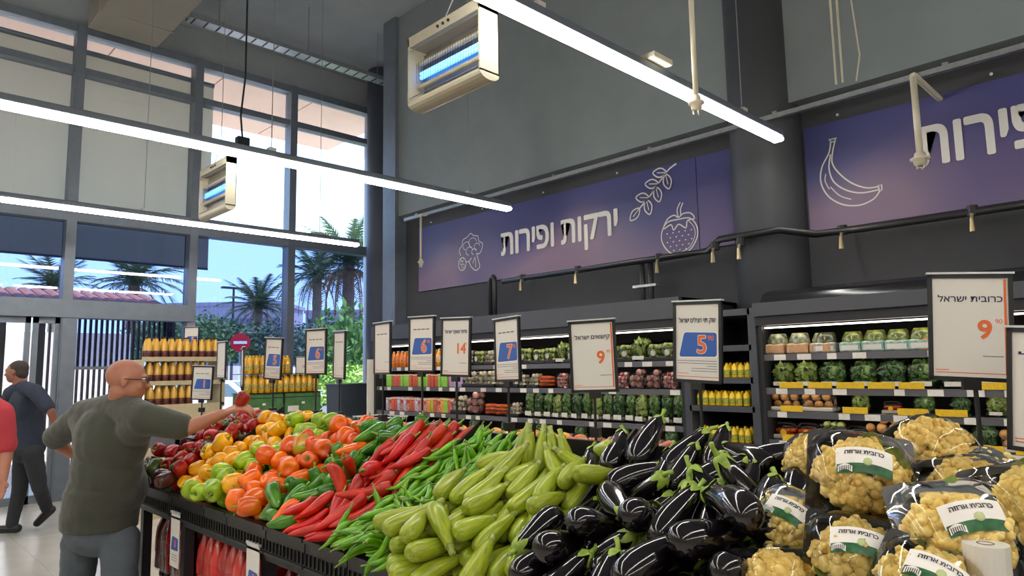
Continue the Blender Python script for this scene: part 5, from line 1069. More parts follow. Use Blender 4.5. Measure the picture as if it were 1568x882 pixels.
def label_meshes(h):
    def patch(x0, x1, y0, y1, m, nm, off):
        n = 10; V = []; F = []
        for i in range(n + 1):
            for j in range(4):
                x = x0 + (x1 - x0) * i / n; y = y0 + (y1 - y0) * j / 3; y += .006 * sin((x - x0) / (x1 - x0) * 3.0); V.append((x, y, film_z(x, y, h + .012) + off))
        for i in range(n):
            for j in range(3): a = i * 4 + j; F.append((a, a + 4, a + 5, a + 1))
        mb = MB(); mb.add(V, F); return mb.mesh(nm, m, True)
    out = [patch(-.052, .052, -.012, .030, M_WINK, 'label_paper', .0022), patch(-.050, .052, -.026, -.006, M_GRN, 'label_band', .0030), patch(-.048, -.022, -.022, -.010, M_WINK, 'barcode_field', .0036)]
    bars = MB()
    for k in range(7):
        x = -.046 + k * .0033; V = []
        for j in range(3):
            y = -.021 + j * .005 + .006 * sin((x + .052) / .104 * 3.0); V += [(x, y, film_z(x, y, h + .012) + .0042), (x + .0014, y, film_z(x + .0014, y, h + .012) + .0042)]
        bars.add(V, [(0, 1, 3, 2), (2, 3, 5, 4)])
    out.append(bars.mesh('barcode', M_FRAME))
    me = text_mesh(heb('כרובית ארוזה'), .013, .0004, 0., 1.0, 2)
    xs = [v.co.x for v in me.vertices]; c0 = (min(xs) + max(xs)) / 2
    for v in me.vertices:
        x = (v.co.x - c0) * 1.05; y = v.co.y + .014; y += .006 * sin((x + .052) / .104 * 3.0); v.co = (x, y, film_z(x, y, h + .012) + .0034)
    me.materials.clear(); me.materials.append(M_FRAME); out.append(me)
    dot = MB(); dot.sphere((.006, 0.004, film_z(.006, .004, h + .012) + .003), .009, 8, 5, (1, 1, .2)); out.append(dot.mesh('label_emblem', mat('emblem_pale', '#b9c48a', .5), True))
    return out
LABN = ['label_paper', 'label_band', 'barcode_field', 'barcode', 'label_lettering', 'label_emblem']
CLAB = [label_meshes(hh) for hh in (.085, .095, .078)]
def cauliflower(label, px, X, nrm, spin, var, lab=True, s=1., flip=False):
    c = on(px[0], px[1], 'X', X); n = Vector(nrm).normalized()
    up = Vector((0, 0, 1)); ex = up.cross(n).normalized(); ey = n.cross(ex)
    R = Matrix((ex, ey, n)).transposed() @ Rz(spin) @ Matrix.Scale(s, 3)
    c = c - n * .045 * s
    t = thing('wrapped_cauliflower', label, 'cauliflower', c, R, 'wrapped cauliflowers')
    link('tray', TRAY_ME, t); link('florets', CAUL[var][0], t); link('leaf', CAUL[var][1], t); link('film', CAUL[var][2], t)
    if lab:
        for nm, me in zip(LABN, CLAB[var]): link(nm, me, t)
    return t
NF = (-.72, -.36, .60)
cauliflower('largest wrapped cauliflower with green label, top centre of its heap', (1318, 728), 1.66, (-.80, -.40, .45), -.12, 1, True, 1.06)
cauliflower('wrapped cauliflower without label lying on top at the back right', (1425, 686), 1.98, (-.35, -.25, .9), .5, 1, False, 1.05)
cauliflower('wrapped cauliflower leaning at the back left next to the eggplants', (1240, 705), 1.86, (-.85, .30, .4), .3, 0, False, .86)
cauliflower('wrapped cauliflower with slanting green label touching the eggplants', (1208, 800), 1.62, (-.75, -.20, .62), -.45, 2, True, .95)
cauliflower('wrapped cauliflower with green label directly below the largest one', (1312, 852), 1.52, (-.74, -.34, .58), -.14, 0, True, .98)
cauliflower('wrapped cauliflower with pale label left of the bag roll', (1478, 812), 1.55, (-.72, -.50, .52), .12, 2, True, 1.05)
cauliflower('wrapped cauliflower in the lower left corner of its bin', (1188, 892), 1.46, (-.66, -.26, .70), .08, 0, False, .92)
cauliflower('half hidden wrapped cauliflower between the two labelled stacks', (1396, 822), 1.70, (-.74, -.36, .55), .9, 2, False, .95)
cauliflower('wrapped cauliflower at the bottom edge below the half hidden one', (1425, 905), 1.42, (-.70, -.36, .62), -.5, 1, True, .95)
cauliflower('wrapped cauliflower in a deep black tray above the pale label one', (1486, 752), 1.80, (-.62, -.42, .66), .05, 0, False, .98)
cauliflower('wrapped cauliflower cut by the right edge of the picture', (1588, 775), 1.66, (-.7, -.5, .5), .2, 1, False, .95)
cauliflower('small wrapped cauliflower peeping out behind the deep black tray', (1512, 722), 1.97, (-.35, -.3, .88), .4, 2, False, .85)
rb_ = MB()
for i in range(NSTEP):
    z = FZ0 + FSL * DX * i
    rb_.box(FX0 + i * DX + .01, FX0 + (i + 1) * DX + .01, -.06, .72, z, z + .045)
rb_.build('raised_insert', M_BED, isl, world=True)
er = random.Random(21)
for k, (y, s, z) in enumerate(((-.16, .15, .05), (-.26, .15, .05), (-.36, .15, .05), (-.18, .4, .05), (-.30, .4, .05), (-.20, .62, .06), (-.32, .62, .06), (-.15, .3, .13), (-.25, .52, .13))):
    M = TR((FX0 + s * .81, y, FZ0 + s * .58 + z + .02), Rz(er.uniform(-.3, .3)) @ Matrix.Rotation(pi / 2 - .62, 3, 'Y') @ Rz(er.uniform(0, 6)))
    put_veg('eggplant', 'eggplant', k % 4, M, 'glossy black eggplant in the bin right of the cauliflowers', 'eggplants right of the cauliflowers')
# roll of produce bags on a spindle at the rim
p = at(1509, 832, 1.22)
br = thing('bag_roll', 'white roll of produce bags standing at the right of the cauliflowers', 'bag roll', (p.x, p.y, p.z - .28))
M_ROLL = mat('bag_roll_plastic', '#d8d3c9', .35, var=.06, scale=8, stretch=(1, 1, .2))
MB().lathe([(0, .012), (0, .036), (.28, .036), (.28, .012)], 24).build('roll', M_ROLL, br, False)
MB().lathe([(.2795, .0121), (.2805, .014), (.281, .012), (.26, .011)], 16).build('cardboard_core', mat('cardboard', '#6b5238', .8), br)
MB().cyl((0, 0, -(p.z - .28 - .955)), (0, 0, .25), .008, 8).build('spindle', M_FRAME, br)
MB().add([(.036, 0, .02), (.036, 0, .27), (.10, -.06, .22), (.14, -.1, .10), (.10, -.07, .0)], [(0, 1, 2, 3, 4)]).build('loose_bag', M_FILMB, br)
# ---------------------------------------------------------------- shrink-wrapped drinks on the lower deck of the island
def soda_pack(key, c, c2, capc):
    t = proto(key, 'soda_six_pack', 'soda pack')
    bm = C('soda_' + c, '#' + c, rough=.12, coat=.6, color2='#' + c2, scale=6); cm = C('soda_cap_' + capc, '#' + capc); r = .043; h = .315
    lm = C('soda_label_' + c, '#' + c2, rough=.3, color2='#' + c, scale=20)
    for i in range(2):
        for j in range(3):
            q = MB(); cx, cy = (i - .5) * 2 * r, (j - 1) * 2 * r
            q.lathe([(0, r * .8), (.01, r), (h * .30, r * .96), (h * .55, r), (h * .68, r * .92), (h * .82, r * .55), (h * .90, r * .33), (h * .95, r * .33)], 12); q.v = [(a + cx, b + cy, z) for a, b, z in q.v]
            b = q.build('bottle', bm, t, True)
            k = MB(); k.lathe([(h * .93, r * .40), (h, r * .40)], 10); k.v = [(a + cx, b_ + cy, z) for a, b_, z in k.v]; k.build('cap', cm, b, True)
            k = MB(); k.lathe([(h * .30, r * 1.01), (h * .31, r * 1.02), (h * .52, r * 1.02), (h * .53, r * 1.01)], 12); k.v = [(a + cx, b_ + cy, z) for a, b_, z in k.v]; k.build('bottle_label', lm, b, True)
    f = MB(); V = []
    n = 24
    for z, s in ((0.002, 1.), (h * .55, 1.02), (h * .72, .98), (h * .86, .80), (h * .97, .62)):
        for k in range(n):
            a = 2 * pi * k / n; x = abs(cos(a)) ** .5 * (1 if cos(a) >= 0 else -1) * r * 2.04 * s; y = abs(sin(a)) ** .5 * (1 if sin(a) >= 0 else -1) * r * 3.04 * (s ** .6); V.append((x, y, z + .004 * sin(k * 2.6)))
    F = [(a * n + k, a * n + (k + 1) % n, (a + 1) * n + (k + 1) % n, (a + 1) * n + k) for a in range(4) for k in range(n)]
    f.add(V, F).build('shrink_wrap', M_FILM, t, True)
MB().box(1.42, 1.95, IY0, IY1, .10, .144).build('lower_deck', M_DARKMET, isl, world=True)
soda_pack('sodad', '5c0f16', '8a1a1c', '1a1412'); soda_pack('sodar', 'b3161a', 'd8382c', '8a1014')
for lay, z in ((0, .145), (1, .480)):
    y = 4.38; i = 0
    while y > -.5:
        k = 'sodad' if (y > 3.9 or 2.0 < y < 2.9) else 'sodar'
        if all(abs(y - py) > .155 for py in (3.89, 2.94, 2.0, 1.05, .1)):
            for q in range(2):
                place(k, (1.505 + q * .19, y, z), 0, ('dark cherry' if k == 'sodad' else 'bright red') + ' soda six pack, ' + ('bottom' if lay == 0 else 'upper') + ' layer under the island' + ('' if q == 0 else ', back row'), 'soda packs under the island')
            y -= .275
        else: y -= .02
def hang_tag(label, px0, px1, X):
    a = on(px0[0], px0[1], 'X', X); b = on(px1[0], px1[1], 'X', X); w = .125; h = a.z - b.z
    t = thing('shelf_price_card', label, 'price sign', (X, (a.y + b.y) / 2, b.z))
    MB().box(-.002, .001, -w / 2, w / 2, 0, h).build('paper', M_PAPER, t)
    M = TR((-.0025, 0, h * .45), BM)
    pts = [(-w * .40, -h * .14), (-w * .26, h * .12), (w * .40, h * .10), (w * .40, -h * .13)]
    MB().prism(rounded(pts, .008), 0, .0006).build('promo_patch', M_BLUE, t, M=M)
    letters('price', '8', h * .2, M_ORANGE, t, TR((-.0035, -.01, h * .38), BM), .001, .0002)
    for k in range(3): MB().box(-.0026, -.002, -w * .35, w * .3, h * (.12 + .05 * k), h * (.13 + .05 * k)).build('printed_line', M_GREYINK, t)
    MB().box(-.006, .012, -w / 2, w / 2, h, h + .012).build('clip_strip', M_CLIP, t)
    return t
hang_tag('white card with dark blue patch hanging over the dark cherry soda', (270, 787), (266, 868), 1.345)
hang_tag('white card with blue patch hanging over the bright red soda', (388, 835), (386, 925), 1.345)

# ---------------------------------------------------------------- bottle displays between the island and the glass
M_CARD = C('cardboard_tray', '#c8b896', rough=.8, var=.08, scale=20)
bottle_proto('drink', 'drink_bottle', 'bottle', .26, .038, C('golden_drink', '#d8a63a', rough=.15, coat=.5), C('drink_cap', '#2a2016'), C('drink_label', '#2c282c', color2='#7a3026', scale=30), neck=.42, labz=(.12, .38))
bottle_proto('oil', 'oil_bottle', 'bottle', .215, .036, C('oil_yellow', '#e2a81c', rough=.15, coat=.5), C('oil_cap', '#d9b63a'), C('oil_label', '#d8c060', color2='#8a7020', scale=60), neck=.3, labz=(.18, .5))
ds = thing('bottle_stand', 'cardboard tiered stand stacked with golden drink bottles left of the window post', 'display stand', (2.95, 8.7, 0))
TZ = [1.23, 1.50, 1.775]
MB().box(2.45, 3.40, 8.5, 9.1, 0, TZ[0] - .02).build('stand_base', M_CARD, ds, world=True)
for k, z in enumerate(TZ):
    MB().box(2.48, 3.42, 8.50, 8.95, z - .02, z).box(2.48, 3.42, 8.5, 8.505, z, z + .03).build('tier_tray', M_CARD, ds, world=True)
for k, (x0, n) in enumerate(((2.60, 6), (2.58, 8), (2.56, 10))):
    for i in range(n):
        for q in range(2):
            place('drink', (x0 + i * .084, 8.55 + q * .09, TZ[k] + .001), i * .7, 'golden drink bottle on the ' + ('lowest', 'middle', 'top')[k] + ' cardboard tier' + ('' if q == 0 else ', second row'), 'golden drink bottles')
for k in range(2): MB().box(2.48 + .0, 2.50, 8.5, 8.95, TZ[k], TZ[k + 1] - .02).box(3.38, 3.42, 8.5, 8.95, TZ[k], TZ[k + 1] - .02).build('tier_support', M_CARD, ds, world=True)
M_GBOX = C('green_carton', '#4f7d4a', rough=.7, color2='#3f6a3c', scale=10)
os_ = thing('oil_stand', 'white stand carrying green cartons and oil bottles before the window', 'display stand', (3.95, 8.2, 0))
MB().box(3.42, 4.40, 7.92, 8.5, 0, .12).build('pallet', M_CARD, os_, world=True); MB().box(3.42, 4.40, 7.92, 8.5, .12, 1.10).build('stand_body', C('stand_white', '#cfcbc2'), os_, world=True)
for i in range(2):
    bx = thing('green_carton', ('green cardboard carton under the oil bottles, nearer the man' if i == 0 else 'green cardboard carton under the oil bottles, nearer the fridge'), 'box', (3.66 + i * .50, 8.05, 1.10))
    MB().box(-.235, .235, -.11, .22, 0, .255, bev=.004).build('carton_body', M_GBOX, bx); MB().box(-.236, .236, -.112, -.108, .20, .21).build('lid_seam', M_DARKMET, bx); MB().box(-.02, .02, -.1125, -.1105, .12, .145).build('printed_mark', M_WINK, bx); MB().box(-.2, -.06, -.1125, -.1105, .03, .10).build('paper_sticker', M_TAG, bx)
tr2 = tag(MB().box(3.42, 4.42, 7.92, 8.3, 1.357, 1.365).build('bottle_tray', M_FRAME), 'thin black tray under the lower row of oil bottles', 'tray')
for i in range(12):
    for q in range(2): place('oil', (3.48 + i * .078, 7.98 + q * .09, 1.366), i * 1.1, 'yellow oil bottle in the lower row on the green cartons' + ('' if q == 0 else ' behind'), 'oil bottles lower row')
tr3 = tag(MB().box(3.42, 4.42, 7.93, 8.3, 1.584, 1.592).build('bottle_tray', M_FRAME), 'thin black tray between the two rows of oil bottles', 'tray')
for i in range(7):
    for q in range(2): place('oil', (3.50 + i * .078, 7.99 + q * .09, 1.593), i * 1.3, 'yellow oil bottle in the upper row on the black tray' + ('' if q == 0 else ' behind'), 'oil bottles upper row')
price_card('small orange priced card behind the oil bottles', (4.40, 8.45, 1.68), -.80, 0, h=.25, price='10', sup='90', foot=1.10)
price_card('promotional card standing on top of the drink bottle stand', (3.05, 8.62, 2.02), -.95, 0, h=.29, price='5', promo=True, foot=1.775)
gb = thing('grey_bin', 'tall dark grey bin standing before the window left of the fridge', 'bin', (5.30, 8.75, 0))
V = []
for z, s in ((0, .86), (1.40, 1.0)): V += [(-.26 * s, -.2 * s, z), (.26 * s, -.2 * s, z), (.26 * s, .2 * s, z), (-.26 * s, .2 * s, z)]
MB().add(V, [(3, 2, 1, 0), (4, 5, 6, 7), (0, 1, 5, 4), (1, 2, 6, 5), (2, 3, 7, 6), (3, 0, 4, 7)]).build('bin_body', C('bin_grey', '#4c545e', rough=.6), gb); MB().box(-.275, .275, -.215, .215, 1.40, 1.43, bev=.006).build('bin_rim', C('bin_grey', '#4c545e'), gb)
# fruit on the far slope, peeping over the ridge
MB().box(FX1 + .06, FX1 + .20, IY0, IY1, 1.20, 1.262).build('far_tray', M_BED, isl, world=True)
def fruit_mesh(nm, m, r, sq): mb = MB(); mb.lathe([(-r * sq * .92, r * .2), (-r * sq, r * .45), (-r * sq * .6, r * .85), (0, r), (r * sq * .6, r * .84), (r * sq * .92, r * .45), (r * sq * .8, r * .12)], 14); return mb.mesh(nm, m, True)
FR = [('peach', fruit_mesh('peach', veg_mat('peach_skin', '#e0935a', '#c8603a', .6, 0), .037, .95)), ('lemon', fruit_mesh('lemon', veg_mat('lemon_skin', '#efb92c', '#e0a020', .4, .1), .035, 1.15)), ('apple', fruit_mesh('apple', veg_mat('apple_skin', '#b83a34', '#c89068', .3, .2), .038, .95)), ('nectarine', fruit_mesh('nectarine', veg_mat('nectarine_skin', '#a82a2c', '#7a1a20', .35, .2), .037, .95))]
fr_ = random.Random(4); st_me = {}
for i in range(26):
    y = 3.30 - i * .082
    nm, me = FR[0] if y > 2.85 else FR[3] if y > 2.72 else FR[1] if y > 2.5 else FR[2] if fr_.random() < .5 else FR[1] if y > 1.9 else FR[0]
    for q in range(2):
        o = link(nm, me); o.matrix_basis = TR((2.085 + q * .075, y + fr_.uniform(-.004, .004), 1.262 + .036), Euler((fr_.uniform(-.5, .5), fr_.uniform(-.5, .5), fr_.uniform(0, 6))).to_matrix())
        tag(o, '%s lying behind the ridge of the island%s' % (nm, '' if q == 0 else ', second row'), nm, '%ss behind the ridge' % nm)
        s_ = MB(); s_.cyl((0, 0, .026), (.003, 0, .040), .002, 5); link('stem', st_me.setdefault(nm, s_.mesh('stem', M_STEM)), o)
for k in range(4): put_veg('eggplant', 'eggplant', k, TR((2.10 + .0 * k, 3.78 - .1 * k, 1.31), Rz(.2 * k) @ Matrix.Rotation(pi / 2, 3, 'Y')), 'black eggplant behind the ridge near the orange bell peppers', 'eggplants behind the ridge')
wb = thing('wire_basket', 'small white wire basket behind the ridge above the green peppers', 'basket', (2.36, 3.55, 1.13))
for z, s in ((.20, 1.), (.10, .9), (.01, .8)): MB().tube([(-.10 * s, -.14 * s, z), (.10 * s, -.14 * s, z), (.10 * s, .14 * s, z), (-.10 * s, .14 * s, z), (-.10 * s, -.14 * s, z)], .004, 5).build('wire_ring', M_WHITEM, wb)
for k in range(7):
    y = -.13 + k * .0433
    for x in (-.10, .10): MB().cyl((x, y, .2), (x * .8, y * .8, .01), .0025, 4).build('wire', M_WHITEM, wb)
# ---------------------------------------------------------------- people
def capsule(mb, a, b, ra, rb, n=14):
    a = Vector(a); b = Vector(b); d = (b - a); L = d.length
    if L < 1e-6: return
    t = d / L; pts = []; rad = []
    for k in range(5): th = pi / 2 * (1 - k / 4); pts.append(a - t * ra * sin(th)); rad.append(max(ra * cos(th), ra * .03))
    for k in range(1, 4): s = k / 4; pts.append(a + d * s); rad.append(ra + (rb - ra) * s)
    for k in range(5): th = pi / 2 * (k / 4); pts.append(b + t * rb * sin(th)); rad.append(max(rb * cos(th), rb * .03))
    mb.add(*tube_path(pts, rad, n))
def ellipsoid(mb, c, r, R=None):
    m = MB(); m.sphere((0, 0, 0), 1.0, 16, 12); R = R or Matrix.Identity(3); S = Matrix.Diagonal(Vector(r)); Q = (R @ S)
    mb.add([tuple(Vector(c) + Q @ Vector(p)) for p in m.v], m.f)
def fuse(name, mb, voxel, material, parent, smooth=6, wrinkle=0., dec=None):
    me = mb.mesh(name, material); o = bpy.data.objects.new(name, me)
    r = o.modifiers.new('r', 'REMESH'); r.mode = 'VOXEL'; r.voxel_size = voxel; r.use_smooth_shade = True
    s = o.modifiers.new('s', 'SMOOTH'); s.factor = .5; s.iterations = smooth
    if wrinkle:
        tx = bpy.data.textures.new('cloth_folds', 'CLOUDS'); tx.noise_scale = .09; tx.noise_depth = 2
        d = o.modifiers.new('d', 'DISPLACE'); d.texture = tx; d.strength = wrinkle; d.texture_coords = 'LOCAL'
    m2 = bake(o); m2.materials.clear(); m2.materials.append(material)
    m2.polygons.foreach_set('use_smooth', [True] * len(m2.polygons)); m2.polygons.foreach_set('material_index', [0] * len(m2.polygons))
    inv = parent.matrix_basis.inverted(); m2.transform(inv)
    return link(name, m2, parent)
def frame_of(fwd, up=(0, 0, 1)):
    f = Vector(fwd).normalized(); u = Vector(up); r = f.cross(u).normalized(); u = r.cross(f).normalized()
    return Matrix((r, f, u)).transposed()          # local x right, y forward, z up
def hand(mb, wrist, palm_dir, normal, curl, s=1., thumb_side=1):
    """palm, four fingers of different length and a thumb from the side of the palm"""
    f = Vector(palm_dir).normalized(); n = Vector(normal); n = (n - f * n.dot(f)).normalized(); r = f.cross(n).normalized()
    w = Vector(wrist); pc = w + f * .05 * s
    for k in (-1, 0, 1): capsule(mb, w + r * .014 * k * s, w + f * .085 * s + r * .026 * k * s, .014 * s, .014 * s, 10)
    for k, ln in zip((-1.5, -.5, .5, 1.5), (.060, .075, .080, .070)):
        b = w + f * .088 * s + r * .019 * k * s; d = f.copy(); p = b
        for j, seg in enumerate((.45, .32, .23)):
            d = (Quaternion(r, -curl * (.7 + .3 * j)) @ d).normalized(); q = p + d * ln * seg * 1.25 * s
            capsule(mb, p, q, .0092 * s, .0082 * s, 8); p = q
    tb = w + f * .03 * s + r * .028 * thumb_side * s; d = (f * .6 + r * .75 * thumb_side - n * .35).normalized(); p1 = tb + d * .04 * s; d2 = (d + f * .7 - n * .6).normalized()
    capsule(mb, tb, p1, .0125 * s, .011 * s, 8); capsule(mb, p1, p1 + d2 * .032 * s, .0105 * s, .009 * s, 8)
def head(mb, c, fwd, s=1., up=(0, 0, 1), neck=None):
    R = frame_of(fwd, up); c = Vector(c); P = lambda x, y, z: c + R @ Vector((x, y, z)) * s
    ellipsoid(mb, P(0, -.012, .028), (.076 * s, .097 * s, .085 * s), R); ellipsoid(mb, P(0, .025, -.03), (.062 * s, .068 * s, .080 * s), R)
    ellipsoid(mb, P(0, .050, -.075), (.036 * s, .034 * s, .030 * s), R)
    capsule(mb, P(0, .088, .012), P(0, .106, -.022), .008 * s, .013 * s, 8); ellipsoid(mb, P(0, .08, .028), (.052 * s, .016 * s, .012 * s), R)
    ellipsoid(mb, P(0, .083, -.058), (.024 * s, .010 * s, .007 * s), R); ellipsoid(mb, P(0, .081, -.070), (.020 * s, .010 * s, .006 * s), R)
    for sx in (-1, 1):
        ellipsoid(mb, P(.077 * sx, -.008, -.004), (.009 * s, .018 * s, .031 * s), R); ellipsoid(mb, P(.032 * sx, .062, -.025), (.028 * s, .022 * s, .025 * s), R)
    if neck is not None: capsule(mb, P(0, -.02, -.05), neck, .058 * s, .066 * s)
    return R, P
def eyes(par, P, s):
    inv = par.parent.matrix_basis.inverted(); mw = C('eye_white', '#d8d0c4', rough=.2); mi = C('iris_dark', '#2a2018', rough=.2)
    for sx in (-1, 1):
        mb = MB(); c = inv @ P(.031 * sx, .079, .012); mb.sphere(c, .0115 * s, 10, 8); e = mb.build('eye', mw, par, True)
        mb = MB(); c = inv @ P(.031 * sx, .0875, .012); mb.sphere(c, .0052 * s, 8, 6); mb.build('iris', mi, e, True)
M_SKIN = mat('skin', '#b0765a', .5, color2='#9c6450', scale=6); M_SKIN2 = mat('skin_tanned', '#9a6650', .5, color2='#865442', scale=6)

# --- man in the dark green shirt, reaching over the peppers
p1 = thing('person', 'bald person with glasses in dark green shirt reaching for a red pepper', 'person', (1.10, 4.22, 0))
J = dict(head=at(195, 583, 3.70), neck=at(184, 618, 3.73), chest=at(170, 680, 3.74), waist=at(160, 748, 3.76), pelvis=at(152, 800, 3.78), rs=at(222, 642, 3.58), ls=at(130, 636, 3.90), re=at(288, 655, 3.60), rw=at(340, 634, 3.62), le=at(80, 674, 4.02), lw=at(120, 700, 4.12), rh=at(184, 828, 3.73), lh=at(124, 828, 3.86))
hf = Vector((.93, -.36, -.10)); bf = Vector((.90, .42, 0)).normalized(); BR = frame_of(bf)
foot_r = Vector((J['rh'].x - .03, J['rh'].y - .03, 0)); foot_l = Vector((J['lh'].x - .06, J['lh'].y + .05, 0))
kn_r = J['rh'].lerp(foot_r, .5) + bf * .03; kn_l = J['lh'].lerp(foot_l, .5) + bf * .03
sk = MB(); HR, HP = head(sk, J['head'], hf, 1.0, (.12, -.05, 1), J['neck'])
ellipsoid(sk, J['chest'], (.17, .12, .2), BR); capsule(sk, J['chest'], J['pelvis'], .13, .14)
capsule(sk, J['neck'], J['rs'], .06, .055); capsule(sk, J['neck'], J['ls'], .06, .055)
capsule(sk, J['rs'], J['re'], .052, .042); capsule(sk, J['re'], J['rw'], .041, .027); capsule(sk, J['ls'], J['le'], .052, .042); capsule(sk, J['le'], J['lw'], .041, .028)
hd_dir = (at(368, 622, 3.62) - J['rw']).normalized(); hand(sk, J['rw'], hd_dir, Vector((-.3, -.3, .9)), .55, 1.0, -1)
hand(sk, J['lw'], (bf + Vector((0, 0, -.2))), Vector((0, 0, 1)), .3, 1.0, 1)
for h_, k_, f_ in ((J['rh'], kn_r, foot_r), (J['lh'], kn_l, foot_l)):
    capsule(sk, h_, k_, .085, .058); capsule(sk, k_, f_ + Vector((0, 0, .09)), .056, .038); capsule(sk, f_ + Vector((0, 0, .05)) - bf * .04, f_ + Vector((0, 0, .04)) + bf * .14, .038, .03)
body1 = fuse('body', sk, .006, M_SKIN, p1, 4)
eyes(body1, HP, 1.0)
M_SHIRT = mat('dark_green_cotton', '#3b3d32', .9, var=.18, scale=5, sheen=.2)
shm = MB(); ellipsoid(shm, J['chest'] + Vector((0, 0, .02)), (.225, .155, .21), BR); ellipsoid(shm, J['chest'].lerp(J['waist'], .6), (.205, .165, .2), BR); ellipsoid(shm, J['waist'] + bf * .02, (.215, .19, .19), BR)
q = MB(); V = []                                   # straight hem below the waist
for j, (c_, a_, b_) in enumerate(((J['waist'], .210, .178), (J['pelvis'] + Vector((0, 0, .03)), .212, .178), (J['pelvis'] + Vector((0, 0, -.03)), .208, .172))):
    for k in range(24): an = 2 * pi * k / 24; V.append(tuple(c_ + BR @ Vector((a_ * cos(an), b_ * sin(an), 0))))
q.add(V, [(r * 24 + k, r * 24 + (k + 1) % 24, (r + 1) * 24 + (k + 1) % 24, (r + 1) * 24 + k) for r in range(2) for k in range(24)] + [tuple(range(24)), tuple(range(48, 72))]); shm.add(q.v, q.f)
capsule(shm, J['neck'] + Vector((0, 0, -.02)), J['rs'], .088, .088); capsule(shm, J['neck'] + Vector((0, 0, -.02)), J['ls'], .088, .088)
capsule(shm, J['rs'], J['rs'].lerp(J['re'], .80), .085, .072); capsule(shm, J['ls'], J['ls'].lerp(J['le'], .85), .085, .074)
capsule(shm, J['chest'] + BR @ Vector((.14, 0, .06)), J['rs'], .10, .085); capsule(shm, J['chest'] + BR @ Vector((-.14, 0, .06)), J['ls'], .10, .085)
fuse('shirt', shm, .009, M_SHIRT, p1, 8, .011)
M_TROU = mat('grey_denim', '#565e66', .9, var=.2, scale=9)
tm = MB(); ellipsoid(tm, J['pelvis'] - Vector((0, 0, .03)), (.192, .158, .15), BR)
for h_, k_, f_ in ((J['rh'], kn_r, foot_r), (J['lh'], kn_l, foot_l)): capsule(tm, h_ + Vector((0, 0, .0)), k_, .100, .080); capsule(tm, k_, f_ + Vector((0, 0, .07)), .080, .066)
fuse('trousers', tm, .010, M_TROU, p1, 6, .014)
sm = MB()
for f_ in (foot_r, foot_l): capsule(sm, f_ + Vector((0, 0, .052)) - bf * .05, f_ + Vector((0, 0, .048)) + bf * .15, .050, .044)
fuse('shoes', sm, .008, M_FRAME, p1, 3)
gl = MB(); inv = body1.matrix_world
for sx in (-1, 1):
    pts = [HP(.031 * sx + .022 * cos(a / 12 * 2 * pi), .101, .010 + .017 * sin(a / 12 * 2 * pi)) for a in range(13)]
    gl.tube(pts, .0022, 6); gl.tube([HP(.053 * sx, .100, .014), HP(.078 * sx, .06, .012), HP(.083 * sx, -.004, .010), HP(.080 * sx, -.02, -.006)], .0026, 6)
gl.tube([HP(-.009, .102, .012), HP(0, .106, .015), HP(.009, .102, .012)], .002, 6); gl.build('glasses', M_FRAME, p1, True, world=True)
pk = at(371, 611, 3.63)
put_veg('bell', 'red', 2, TR(pk, Euler((.4, .3, 0)).to_matrix() @ Matrix.Scale(.8, 3)), 'red bell pepper held up in the hand of the bald man', 'pepper in the hand')

